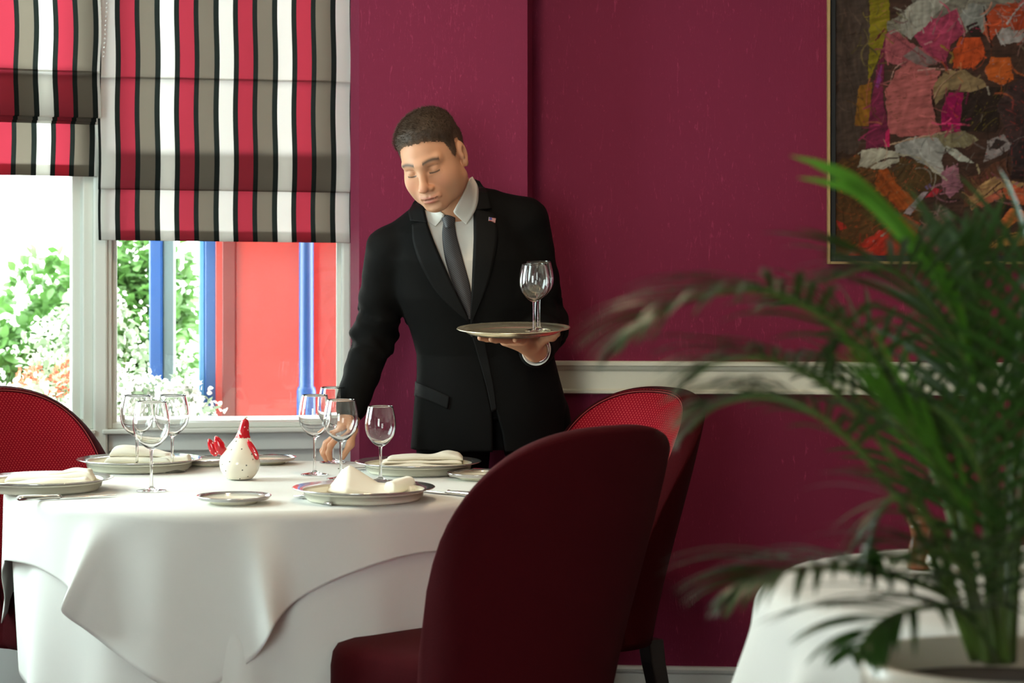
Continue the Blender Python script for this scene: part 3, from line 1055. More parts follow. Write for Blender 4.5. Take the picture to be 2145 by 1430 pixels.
def ridge_flare(ridges, base, wav, nw, ph):
    def f(p, d):
        g = sum(A * math.exp(-(adiff(p, math.radians(pr)) / math.radians(sg)) ** 2) for pr, sg, A in ridges)
        return d * (base + g + wav * math.cos(nw * p + ph))
    return f


def table(pos, R, label, rz=0):
    t = empty('dining_table', (pos[0], pos[1], 0), rz)
    tag(t, label, 'table')
    lathe('tabletop', [(0, 0.712), (R - 0.03, 0.712), (R - 0.022, 0.718), (R - 0.022, 0.738), (R - 0.028, 0.7435), (0, 0.7435)], M['black_wood'], t, 64)
    lathe('pedestal', [(0, 0.03), (0.06, 0.03), (0.05, 0.06), (0.042, 0.3), (0.05, 0.68), (0.09, 0.711), (0, 0.711)], M['black_wood'], t, 24)
    lathe('base', [(0, 0), (0.27, 0), (0.27, 0.012), (0.08, 0.029), (0, 0.029)], M['black_wood'], t, 40)


table(T1, T1R, 'round dining table laid with two white cloths beside the window')
table(T2, T2R, 'round dining table under white linen in front of the palm')

uc = drape('tablecloth', T1R - 0.012, TOP - 0.003, lambda p: T1R + 0.40 + 0.01 * math.cos(5 * p), ridge_flare([(-118, 7, .05), (-88, 5, .10), (-60, 7, .06), (178, 26, -.11), (-140, 6, .05), (-30, 7, .05)], 0.0, 0.022, 11, 1.0), rr=0.018)
uc.location = (T1[0], T1[1], 0)
tag(uc, 'white undercloth hanging low around the window table', 'tablecloth')
oc = drape('tablecloth', T1R, TOP, square_ext(0.688, math.radians(-99), (-0.032, -0.045)), ridge_flare([(-119, 5.0, .38), (-85, 4.5, .34), (-103, 4, .06), (-150, 8, .12), (-60, 9, .10), (-12, 8, .2), (-32, 6, .12), (80, 12, .2), (168, 12, .15)], 0.010, 0.014, 17, 0.4), rr=0.02, swirl=[(-113, 8, -0.62), (-90, 7, 0.30)])
oc.location = (T1[0], T1[1], 0)
tag(oc, 'square white overcloth with one corner hanging down the front of the window table', 'tablecloth')
uc2 = drape('tablecloth', T2R - 0.012, TOP - 0.003, lambda p: T2R + 0.66, ridge_flare([], 0.02, 0.030, 12, 0.7), rr=0.02)
uc2.location = (T2[0], T2[1], 0)
tag(uc2, 'white undercloth reaching the floor on the table in front of the palm', 'tablecloth')
oc2 = drape('tablecloth', T2R, TOP, square_ext(0.605, math.radians(-162)), ridge_flare([(-178, 6, .26), (-152, 5, .36), (-127, 5, .42), (-100, 6, .30), (160, 7, .2)], 0.08, 0.03, 13, 2.0), rr=0.05)
oc2.location = (T2[0], T2[1], 0)
tag(oc2, 'white overcloth with soft folds on the table in front of the palm', 'tablecloth')


# ------------------------------------------------------------------ chairs
def set_uv(o, uv):
    l = o.data.uv_layers.new(name='UVMap')
    vi = np.zeros(len(o.data.loops), int)
    o.data.loops.foreach_get('vertex_index', vi)
    l.data.foreach_set('uv', np.array(uv, float)[vi].ravel())


def shell_pt(th, z, off):
    w = 0.222 + 0.055 * float(smoothstep(0.35, 0.95, z))
    x, y = w * math.sin(th), -0.235 + 0.185 * (1 - math.cos(th))
    nx, ny = math.sin(th) * 0.185, -math.cos(th) * w
    l = math.hypot(nx, ny)
    y -= 0.23 * (z - 0.42)
    return (x + nx / l * off, y + ny / l * off, z)


TH = math.radians(92)


def z_top(s):
    return 0.50 + 0.45 * max(0.0, 1 - abs(s) ** 2.5) ** 0.52


def make_chair(label):
    c = empty('dining_chair')
    tag(c, label, 'chair', None)
    n, m = 48, 22
    # outer shell with its rolled rim
    V, UV, F = [], [], []
    cols = []
    T = 0.026
    for i in range(n + 1):
        s = -1 + 2 * i / n
        th = s * TH
        zt = z_top(s)
        colv = []
        t = T * (1 - 0.45 * abs(s) ** 6)
        pr = [(0.33 + (zt - 0.012 - 0.33) * j / m, t - 0.004 * math.cos(PI * j / m)) for j in range(m + 1)]
        pr += [(zt - 0.012 + 0.014 * math.sin(a), (t + 0.004) * math.cos(a)) for a in (0.5, 1.0, 1.5708, 2.1, 2.64, 3.1416)]
        for z, off in pr:
            colv.append(len(V))
            V.append(shell_pt(th, z, off))
            UV.append((th * 0.25, z))
        cols.append(colv)
    for a, b in zip(cols[:-1], cols[1:]):
        for j in range(len(a) - 1):
            F.append((a[j], b[j], b[j + 1], a[j + 1]))
    o = mesh_obj('backrest', V, F, M['red_plain'], c)
    set_uv(o, UV)
    sm = o.modifiers.new('thickness', 'SOLIDIFY')
    sm.thickness = 0.006
    sm.offset = -1
    # padded inner panel
    V, UV, F = [], [], []
    for i in range(n + 1):
        s = -1 + 2 * i / n
        th = s * TH * 0.985
        zt = z_top(s) - 0.004
        for j in range(m + 1):
            v = j / m
            z = 0.40 + (zt - 0.40) * v
            bul = 0.016 * (1 - s ** 4) * (math.sin(PI * min(1, v * 1.02)) ** 0.6 if 0 < v < 0.98 else 0)
            V.append(shell_pt(th, z, -T * (1 - 0.45 * abs(s) ** 6) - bul))
            UV.append((th * 0.26, z))
    w = m + 1
    for i in range(n):
        for j in range(m):
            F.append((i * w + j, i * w + j + 1, (i + 1) * w + j + 1, (i + 1) * w + j))
    o = mesh_obj('back_cushion', V, F, M['red_dots'], c)
    set_uv(o, UV)
    # stitched seam along the rim
    pts = []
    for i in range(80):
        s = -0.985 + 1.97 * i / 79
        pts.append(shell_pt(s * TH, z_top(s) - 0.010, -T * (1 - 0.45 * abs(s) ** 6) - 0.002))
    tube('seam', pts, 0.0016, M['seam'], c, 5)
    # seat
    V, UV, F = [], [], []
    prof = [(0.90, 0.326), (0.975, 0.33), (1.0, 0.345), (1.0, 0.425), (0.985, 0.452), (0.95, 0.468), (0.85, 0.477), (0.55, 0.484), (0.25, 0.486)]
    k = 56
    for sc, z in prof:
        for q in range(k):
            a = 2 * PI * q / k
            ca, sa = math.cos(a), math.sin(a)
            e = 0.42
            x = math.copysign(abs(ca) ** e, ca) * 0.248 * sc
            y = math.copysign(abs(sa) ** e, sa) * 0.245 * sc + 0.055
            if y < 0:
                x *= 1 - 0.22 * min(1, -y / 0.19)
            V.append((x, y, z))
            UV.append((x, y + z))
    for i in range(len(prof) - 1):
        for q in range(k):
            F.append((i * k + q, i * k + (q + 1) % k, (i + 1) * k + (q + 1) % k, (i + 1) * k + q))
    F.append(tuple((len(prof) - 1) * k + q for q in range(k)))
    F.append(tuple(range(k))[::-1])
    o = mesh_obj('seat', V, F, M['red_plain'], c)
    set_uv(o, UV)
    for sx in (-1, 1):
        for fr in (0, 1):
            V, F = [], []
            b0 = 0
            lv = 7
            for q in range(lv):
                t = q / (lv - 1)
                z = 0.336 * (1 - t)
                h = 0.024 - 0.007 * t
                if fr:
                    cx, cyy = sx * (0.205 + 0.012 * t), 0.235 + 0.01 * t
                else:
                    cx, cyy = sx * (0.155 + 0.03 * t), -0.185 - 0.085 * t ** 1.6
                V += [(cx - h, cyy - h, z), (cx + h, cyy - h, z), (cx + h, cyy + h, z), (cx - h, cyy + h, z)]
                if q:
                    for e in range(4):
                        F.append((4 * q - 4 + e, 4 * q + e, 4 * q + (e + 1) % 4, 4 * q - 4 + (e + 1) % 4))
            F += [(0, 1, 2, 3), (4 * lv - 4, 4 * lv - 1, 4 * lv - 2, 4 * lv - 3)]
            o = mesh_obj('leg', V, F, M['black_wood'], c, smooth=False)
            bevel(o, 0.004)
    V, F = [], []
    sphere_geo((0, 0, 0), 0.012, V, F, 12, 8)
    bp = shell_pt(0, 0.70, -T - 0.0155)
    o = mesh_obj('button', [(v[0] + bp[0], v[1] * 0.4 + bp[1], v[2] + bp[2]) for v in V], F, M['red_plain'], c)
    return c


CHG = 'red tub chairs around the window table'
ch1 = make_chair('red tub chair standing nearest, its dark rounded back turned towards us')
ch1.location = (-0.045, 4.60, 0)
ch1.rotation_euler = (0, 0, math.radians(43))


def place_chair(x, y, d, label):
    c = copy_tree(ch1)
    c.location = (x, y, 0)
    c.rotation_euler = (0, 0, math.atan2(d[1], d[0]) - PI / 2)
    c['label'] = label
    return c


place_chair(0.105, 5.50, (-0.82, -0.57), 'red dotted tub chair against the burgundy wall, beside the waiter and under the chair rail')
place_chair(-1.085, 5.55, (0.845, -0.535), 'red dotted tub chair in front of the windows, its inner back facing the table')
for o in [x for x in col.objects if x.name.startswith('dining_chair')]:
    o['group'] = CHG


# ------------------------------------------------------------------ glasses
def glass_profiles(H, R):
    zb = 0.46 * H                                       # where bowl and stem meet
    def rad(t):
        return float(np.interp(t, [0, .04, .12, .25, .40, .55, .72, .88, 1.0], [.0042, .0125, .56 * R, .83 * R, .975 * R, 1.0 * R, .955 * R, .87 * R, .80 * R]))
    ts = list(np.linspace(0, 0.3, 14)) + list(np.linspace(0.33, 1, 20))
    rs = np.array([rad(t) for t in ts])
    for _ in range(2):
        rs[1:-1] = 0.25 * rs[:-2] + 0.5 * rs[1:-1] + 0.25 * rs[2:]
    th = 0.0011
    outer = [(r, zb + (H - zb) * t) for r, t in zip(rs, ts)]
    inner = [(max(r - th, 0.0), zb + (H - zb) * t + (0.004 * (1 - t) ** 6)) for r, t in zip(rs, ts) if r > 0.006]
    bowl = outer + [(rs[-1] - th / 2, H + 0.0005)] + inner[::-1] + [(0, inner[0][1] - 0.0008)]
    zf = 0.011
    stem = [(0.0046, zf), (0.0036, zf + 0.012), (0.0032, zb * 0.55), (0.0034, zb - 0.012), (outer[0][0], zb)]
    foot = [(0, 0.0006), (0.026, 0.0), (0.0335, 0.0002), (0.0345, 0.0012), (0.033, 0.0022), (0.02, 0.0042), (0.010, 0.0068), (0.0046, zf)]
    return bowl, stem, foot


GLASSES = {}


def make_glass(H, R, label, group, loc):
    key = (H, R)
    if key in GLASSES:
        g = copy_tree(GLASSES[key])
        g.location = loc
        g['label'] = label
        g['group'] = group
        return g
    g = empty('wine_glass', loc)
    tag(g, label, 'wine glass', group)
    bowl, stem, foot = glass_profiles(H, R)
    lathe('bowl', bowl, M['glass'], g, 56)
    lathe('stem', stem, M['glass'], g, 20)
    lathe('foot', foot, M['glass'], g, 40)
    GLASSES[key] = g
    return g


def on_table(px, py, z=TOP + 0.0008):
    Y = FPX * (CAM_Z - z) / (py - 553)
    return ((px - 1072.5) * Y / FPX, Y, z)


GG = 'wine glasses on the window table'
make_glass(0.192, 0.0425, 'big wine glass standing behind the napkin, the reaching hand showing through its bowl', GG, on_table(714, 1003))
make_glass(0.180, 0.0372, 'smaller wine glass standing behind the napkin, burgundy wall showing through it', GG, on_table(797, 1008))
make_glass(0.197, 0.0395, 'wine glass nearest the red board seen outside, beside the big glass', GG, on_table(659, 994))
make_glass(0.197, 0.0395, 'wine glass held at its foot by the waiter', GG, on_table(697, 968))
make_glass(0.205, 0.0425, 'wine glass in front of the other two by the folded napkin at the window side', GG, on_table(317, 1028))
make_glass(0.192, 0.0425, 'wine glass behind the front one, on the side of the tub chair', GG, on_table(287, 989))
make_glass(0.192, 0.0425, 'wine glass behind the front one, on the side of the ceramic hen', GG, on_table(361, 988))


# ------------------------------------------------------------------ plates, cutlery, napkins
def make_plate(name, R, label, group, loc, cat, rim_w, h):
    e = empty(name, loc)
    tag(e, label, cat, group)
    fr = (0.78 if R > 0.1 else 0.62) * R
    lathe('dish', [(0, 0.002), (fr * 0.97, 0.0), (fr, 0.001), (fr * 1.02, 0.004), (R - rim_w, h - 0.003), (R - rim_w, h), (fr * 1.06, 0.0085), (fr, 0.007), (0, 0.006)], M['china'], e, 72)
    lathe('rim', [(R - rim_w, h - 0.003), (R - 0.002, h + 0.0025), (R, h + 0.004), (R - 0.002, h + 0.0055), (R - rim_w, h)], M['china_rim'], e, 72)
    return e


PG = 'large dinner plates on the window table'
plate_f = make_plate('dinner_plate', 0.158, 'dinner plate nearest the front tub chair, a pointed napkin on it', PG, on_table(762, 1046), 'plate', 0.024, 0.024)
pl = copy_tree(plate_f)
pl.location = on_table(876, 989)
pl['label'] = 'dinner plate between the waiter and the tub chairs, a long napkin on it'
pl = copy_tree(plate_f)
pl.location = on_table(92, 1026)
pl['label'] = 'dinner plate with the long folded napkin, a knife lying before it'
pl = copy_tree(plate_f)
pl.location = on_table(292, 983)
pl['label'] = 'dinner plate in front of the window post, a bright white napkin on it'
PG2 = 'small side plates on the window table'
sp = make_plate('side_plate', 0.082, 'side plate standing in front of the ceramic hen', PG2, on_table(490, 1053), 'plate', 0.006, 0.012)
for px, py, lb in ((1006, 1003, 'side plate beside the fork, next to the tub chair back'), (556, 970, 'side plate behind the ceramic hen'), (436, 973, 'side plate between the ceramic hen and the three glasses')):
    pl = copy_tree(sp)
    pl.location = on_table(px, py)
    pl['label'] = lb


def make_fork(loc, rz, label):
    e = empty('fork', loc, rz)
    tag(e, label, 'fork', 'cutlery on the window table')
    V, F = [], []
    pts = catmull([(0.0, 0, 0.0035), (0.05, 0, 0.0045), (0.10, 0, 0.011), (0.125, 0, 0.013), (0.135, 0, 0.011)], 16)
    tube_geo(pts, [0.0045 - 0.0022 * min(1, i / 9) for i in range(16)], V, F, 8)
    mesh_obj('handle', V, F, M['steel'], e)
    V, F = [], []
    sphere_geo((0.142, 0, 0.0095), 0.010, V, F, 12, 8)
    V = [(0.142 + (v[0] - 0.142) * 1.3, v[1] * 1.05, 0.0095 + (v[2] - 0.0095) * 0.16) for v in V]
    for k in range(4):
        y = -0.0084 + k * 0.0056
        tube_geo(catmull([(0.145, y * 0.9, 0.0095), (0.165, y, 0.005), (0.185, y, 0.003), (0.198, y, 0.0045)], 9), [0.0018] * 6 + [0.0014, 0.001, 0.0006], V, F, 6)
    mesh_obj('tines', V, F, M['steel'], e)
    return e


def make_knife(loc, rz, label):
    e = empty('knife', loc, rz)
    tag(e, label, 'knife', 'cutlery on the window table')
    V, F = [], []
    xs = [0, .004, .02, .06, .085, .092, .096]
    rr_ = [.003, .0058, .0068, .0056, .0046, .006, .0035]
    tube_geo([(x, 0, 0.0055) for x in xs], rr_, V, F, 12)
    mesh_obj('handle', V, F, M['steel'], e)
    V, F = [], []
    n = 14
    for i in range(n):
        t = i / (n - 1)
        x = 0.096 + 0.125 * t
        w = 0.0095 * (1 - t ** 5) * (0.75 + 0.25 * min(1, t * 5)) + 0.0008
        V += [(x, -w, 0.0035), (x, 0, 0.0052), (x, w * 0.9, 0.0045), (x, 0, 0.0028)]
        if i:
            for k in range(4):
                F.append((4 * i - 4 + k, 4 * i + k, 4 * i + (k + 1) % 4, 4 * i - 4 + (k + 1) % 4))
    F += [(3, 2, 1, 0), (4 * n - 4, 4 * n - 3, 4 * n - 2, 4 * n - 1)]
    mesh_obj('blade', V, F, M['steel'], e)
    return e


def between(p, q):
    a, b = on_table(*p), on_table(*q)
    return a, math.atan2(b[1] - a[1], b[0] - a[0])


a, r = between((694, 1059), (606, 1037))
make_fork(a, r, 'fork lying between the front side plate and the pointed napkin')
a, r = between((1044, 984), (928, 1003))
make_fork(a, r, 'fork lying against the plate beside the waiter, tines towards us')
a, r = between((36, 1049), (238, 1040))
make_knife(a, r, 'knife lying in front of the long folded napkin at the window end')
a, r = between((1000, 1042), (885, 1030))
make_knife(a, r, 'knife beside the front plate, handle running behind the tub chair')
a, r = between((880, 978), (735, 983.5))
make_knife(a, r, 'knife beside the waiter side plate, blade tip past the tall glass')


def slab_fold(name, L, W, h, z0, parent, x_off=0.0, y_off=0.0, wave=0.004, seed=0, taper=(1.0, 1.0), hump=None):
    """one soft fold of linen: rounded, gently waving bar along x"""
    r = random.Random(seed)
    p1, p2 = r.uniform(0, 6), r.uniform(0, 6)
    V, F = [], []
    n, k = 30, 20
    for i in range(n + 1):
        t = i / n
        x = x_off + L * (t - 0.5)
        end = min(1, (min(t, 1 - t) / 0.05)) ** 0.5 if 0 < t < 1 else 0.25
        sc = (taper[0] + (taper[1] - taper[0]) * t)
        hh = h * (0.35 + 0.65 * end) * sc * (1 + (hump(t) if hump else 0))
        zb = z0
        dy = wave * math.sin(t * 7 + p1)
        for q in range(k):
            a = 2 * PI * q / k
            ca, sa = math.cos(a), math.sin(a)
            yy = y_off + dy + math.copysign(abs(ca) ** 0.6, ca) * W / 2 * (0.9 + 0.1 * end) * sc
            zz = zb + hh * (0.5 + 0.5 * math.copysign(abs(sa) ** 0.8, sa))
            if sa > 0:
                zz += wave * 0.7 * math.sin(t * 9 + p2 + ca * 1.5) * end * sa
            V.append((x, yy, zz))
    for i in range(n):
        for q in range(k):
            F.append((i * k + q, (i + 1) * k + q, (i + 1) * k + (q + 1) % k, i * k + (q + 1) % k))
    F += [tuple(range(k)), tuple(n * k + q for q in range(k))[::-1]]
    return mesh_obj(name, V, F, M['napkin'], parent)


NG = 'folded linen napkins on the plates'


def napkin(px, py, rz, label, kind):
    p = on_table(px, py)
    e = empty('napkin', (p[0], p[1], TOP + 0.0092), rz)
    tag(e, label, 'napkin', NG)
    if kind == 'bar':
        slab_fold('fold', 0.205, 0.075, 0.010, 0.0, e, seed=1)
        slab_fold('fold', 0.20, 0.068, 0.010, 0.0085, e, seed=2, y_off=0.004, wave=0.003)
        slab_fold('fold', 0.19, 0.066, 0.013, 0.016, e, seed=5, y_off=0.010, x_off=0.008, wave=0.004, hump=lambda t: 0.9 * math.exp(-((t - 0.78) / 0.16) ** 2))
    elif kind == 'two':
        slab_fold('fold', 0.195, 0.050, 0.020, 0.0, e, seed=3, y_off=-0.022, taper=(0.45, 1.05))
        slab_fold('fold', 0.205, 0.055, 0.024, 0.0, e, seed=4, y_off=0.022, taper=(0.8, 1.2))
        slab_fold('fold', 0.10, 0.045, 0.014, 0.021, e, seed=9, y_off=0.024, x_off=0.045, taper=(0.4, 1.2))
    elif kind == 'mound':
        slab_fold('fold', 0.17, 0.10, 0.022, 0.0, e, seed=6)
        slab_fold('fold', 0.15, 0.085, 0.020, 0.018, e, seed=7, hump=lambda t: 0.5 * math.sin(t * 5))
        slab_fold('fold', 0.09, 0.055, 0.020, 0.002, e, seed=8, x_off=0.085, y_off=-0.015)
    else:
        # pointed front fold
        V, F = [], []
        n, k = 28, 22
        for i in range(n + 1):
            t = i / n
            x = -0.092 + 0.165 * t
            peak = 0.020 + 0.036 * max(0.0, 1 - abs(t - 0.33) / 0.38)
            peak *= min(1, t / 0.22) ** 0.7 if t < 0.22 else 1
            hw = 0.066 * (min(1, t / 0.3) ** 0.8 if t < 0.3 else 1 - 0.15 * (t - 0.3))
            for q in range(k + 1):
                s = -1 + 2 * q / k
                ridge = min(1.0, max(0, 1.06 - abs(s + 0.05))) ** 0.95
                z = max(0.0015, peak * ridge + 0.003 * math.sin(s * 6 + t * 5))
                V.append((x, s * max(hw, 0.004), z))
            for q in range(k + 1):
                s = -1 + 2 * q / k
                V.append((x, s * max(hw, 0.004), 0.0))
        w = 2 * (k + 1)
        for i in range(n):
            for q in range(k):
                F.append((i * w + q, (i + 1) * w + q, (i + 1) * w + q + 1, i * w + q + 1))
                F.append((i * w + k + 1 + q, i * w + k + 2 + q, (i + 1) * w + k + 2 + q, (i + 1) * w + k + 1 + q))
            F.append((i * w, i * w + k + 1, (i + 1) * w + k + 1, (i + 1) * w))
            F.append((i * w + k, (i + 1) * w + k, (i + 1) * w + 2 * k + 1, i * w + 2 * k + 1))
        mesh_obj('fold', V, F, M['napkin'], e)
        o = slab_fold('rolled_end', 0.07, 0.034, 0.030, 0.001, e, x_off=0.0, seed=11, wave=0.001)
        o.location = (0.078, -0.028, 0)
        o.rotation_euler = (0, math.radians(-8), math.radians(48))
        o = slab_fold('rolled_end', 0.05, 0.024, 0.014, 0.001, e, x_off=0.0, seed=12, wave=0.001)
        o.location = (0.112, -0.012, 0)
        o.rotation_euler = (0, 0, math.radians(40))
    return e


napkin(768, 1036, 0.0, 'napkin folded to a point with a rolled end, on the plate nearest the front chair', 'point')
napkin(884, 984, 0.03, 'long folded napkin on the plate in front of the waiter', 'bar')
napkin(102, 1022, 0.05, 'long napkin in two folds on the plate at the window end, behind the knife', 'two')
napkin(296, 977, -0.05, 'bright white mounded napkin on the plate in front of the window post', 'mound')


# ------------------------------------------------------------------ ceramic hens, pepper mill
def make_hen(label, loc, rz, scale, group):
    e = empty('ceramic_hen', loc, rz)
    e.scale = (scale,) * 3
    tag(e, label, 'ornament', group)
    zs = [0, 0.001, 0.004, 0.012, 0.025, 0.04, 0.055, 0.066, 0.078, 0.089, 0.098, 0.103]
    rs = [0.0, 0.027, 0.032, 0.0395, 0.0465, 0.0495, 0.0465, 0.0415, 0.0340, 0.0262, 0.0200, 0.0172]
    zz = np.concatenate([[0, 0.0008], np.linspace(0.003, 0.103, 110)])
    prof = [(float(np.interp(z, zs, rs)), float(z)) for z in zz]
    pr = np.array([p[0] for p in prof])
    for _ in range(30):
        pr[3:-1] = 0.25 * pr[2:-2] + 0.5 * pr[3:-1] + 0.25 * pr[4:]
    prof = [(float(r), p[1]) for r, p in zip(pr, prof)]
    V, F = lathe_geo(prof, 190)
    V = [(v[0] + 0.15 * max(0, v[2] - 0.055), v[1], v[2]) for v in V]
    o = mesh_obj('body', V, F, attr_color(M['hen_white'].copy()), e)
    A = np.array(V)
    colr = np.tile(np.array([0.80, 0.73, 0.60]), (len(A), 1))
    r = random.Random(3)
    for z in (0.012, 0.024, 0.036, 0.05, 0.062, 0.074, 0.09):
        ph = r.uniform(0, 6)
        for q in range(6):
            a = 2 * PI * (q + r.uniform(-.4, .4)) / 6 + ph
            z += r.uniform(-.005, .005)
            R = float(np.interp(z, zs, rs))
            d = np.linalg.norm(A - np.array([R * math.cos(a) + 0.15 * max(0, z - .055), R * math.sin(a), z]), axis=1)
            colr[d < 0.0017] = (0.03, 0.02, 0.016)
    ca = o.data.color_attributes.new('Col', 'FLOAT_COLOR', 'POINT')
    ca.data.foreach_set('color', np.concatenate([colr, np.ones((len(A), 1))], 1).ravel())

    def red_part(name, V, F, n_dots, seed, dr=0.0019):
        A = np.array(V)
        c = np.tile(np.array([0.46, 0.007, 0.014]), (len(A), 1))
        g = random.Random(seed)
        for _ in range(n_dots):
            k = g.randrange(len(A))
            d = np.linalg.norm(A - A[k], axis=1)
            c[d < dr * g.uniform(0.6, 1.1)] = (0.85, 0.68, 0.64)
        o = mesh_obj(name, V, F, attr_color(M['hen_red'].copy()), e)
        ca = o.data.color_attributes.new('Col', 'FLOAT_COLOR', 'POINT')
        ca.data.foreach_set('color', np.concatenate([c, np.ones((len(A), 1))], 1).ravel())
        return o
    pz = np.linspace(0, 1, 40)
    prof = [(float(np.interp(t, [0, .12, .3, .5, .75, .9, 1], [.0190, .0166, .0140, .0124, .0104, .0072, 0])), 0.1005 + 0.0475 * t) for t in pz]
    V, F = lathe_geo(prof, 70)
    V = [(v[0] + 0.15 * (v[2] - 0.055), v[1], v[2] + (0.002 * math.cos(9 * math.atan2(v[1], v[0])) if v[2] < 0.1018 else 0)) for v in V]
    red_part('hood', V, F, 26, 5)
    V, F = [], []
    for (cx, cyy, cz, r_) in ((0.0028, 0, 0.149, 0.003), (0.0058, 0, 0.1515, 0.0028), (0.0012, 0, 0.1465, 0.0022)):
        sphere_geo((cx + 0.002, cyy, cz), r_, V, F, 10, 8)
    mesh_obj('comb', [(v[0] + 0.0085, v[1], v[2] - 0.001) for v in V], F, M['hen_white'], e)

    def ellipsoid(name, c, rad, rot, dots, seed):
        V, F = [], []
        sphere_geo((0, 0, 0), 1.0, V, F, 60, 44)
        Rm = Euler(rot).to_matrix()
        W = [tuple(Rm @ Vector((v[0] * rad[0] * (1 - 0.25 * v[2]), v[1] * rad[1], v[2] * rad[2])) + Vector(c)) for v in V]
        return red_part(name, W, F, dots, seed)
    ellipsoid('tail_feather', (-0.0470, -0.012, 0.083), (0.0125, 0.008, 0.0250), (0, math.radians(-22), 0), 9, 7)
    ellipsoid('tail_feather', (-0.0665, 0.006, 0.077), (0.0100, 0.007, 0.0230), (0, math.radians(-24), 0), 8, 8)
    ellipsoid('wing', (0.0345, -0.024, 0.074), (0.0095, 0.006, 0.0275), (math.radians(14), math.radians(-24), math.radians(-40)), 12, 9)
    ellipsoid('wing', (0.012, 0.038, 0.072), (0.011, 0.006, 0.026), (math.radians(-18), math.radians(-14), 0), 12, 10)
    return e


hen = make_hen('white spotted ceramic hen with red hood and tail in the middle of the window table', on_table(502, 1004), 0.0, 1.0, 'ceramic hens')
p = on_table(1966, 1196)
h2 = copy_tree(hen)
h2.location = p
h2.scale = (0.44,) * 3
h2.rotation_euler = (0, 0, math.radians(-50))
h2['label'] = 'small white ceramic hen with a red hood beside the wooden pepper mill'
h3 = copy_tree(hen)
p = on_table(2036, 1186)
h3.location = p
h3.scale = (0.42,) * 3
h3.rotation_euler = (0, 0, math.radians(200))
h3['label'] = 'small white ceramic hen behind the palm stems, farther from the pepper mill'

p = on_table(1927, 1190)
e = empty('pepper_mill', p)
tag(e, 'turned brown wooden pepper mill on the white table behind the palm', 'pepper mill')
lathe('body', [(0, 0), (0.021, 0), (0.0215, 0.004), (0.020, 0.02), (0.0195, 0.034), (0.0175, 0.046), (0.0145, 0.054), (0.0155, 0.062), (0.0175, 0.068), (0.019, 0.074), (0, 0.0745)], M['brown_wood'], e, 32)
lathe('cap', [(0, 0.075), (0.0195, 0.075), (0.0225, 0.079), (0.0225, 0.085), (0.018, 0.090), (0.008, 0.0925), (0, 0.093)], M['brown_wood'], e, 32)
lathe('knob', [(0, 0.0932), (0.004, 0.0932), (0.003, 0.096), (0.0052, 0.100), (0.003, 0.104), (0, 0.1045)], M['silver'], e, 20)

# ------------------------------------------------------------------ serving tray with two glasses
TILT = math.radians(4.2)
TRAY = Vector((0.004, 5.385, 1.098))
tr = empty('serving_tray', TRAY)
tr.rotation_euler = (TILT, math.radians(-0.6), 0)
tag(tr, 'round silver tray carried on the waiter hand in front of his jacket', 'tray')
lathe('dish', [(0, 0.0), (0.098, 0.0), (0.112, 0.004), (0.124, 0.0125), (0.124, 0.0142), (0.111, 0.0062), (0.097, 0.002), (0, 0.002)], M['tray'], tr, 96)
lathe('rim', [(0.124, 0.0125), (0.1365, 0.0140), (0.1395, 0.0155), (0.1385, 0.0172), (0.134, 0.0162), (0.124, 0.0142)], M['tray'], tr, 96)
for (x, y, H, R, lb) in ((0.050, -0.028, 0.172, 0.0372, 'front one of the two wine glasses on the silver tray'), (0.062, 0.060, 0.172, 0.0372, 'rear one of the two wine glasses on the silver tray, half hidden by the other')):
    off = Matrix.Rotation(TILT, 3, 'X') @ Vector((x, y, 0.0028))
    g = make_glass(H, R, lb, 'wine glasses on the silver tray', TRAY + off)
    g.rotation_euler = (TILT, 0, 0)


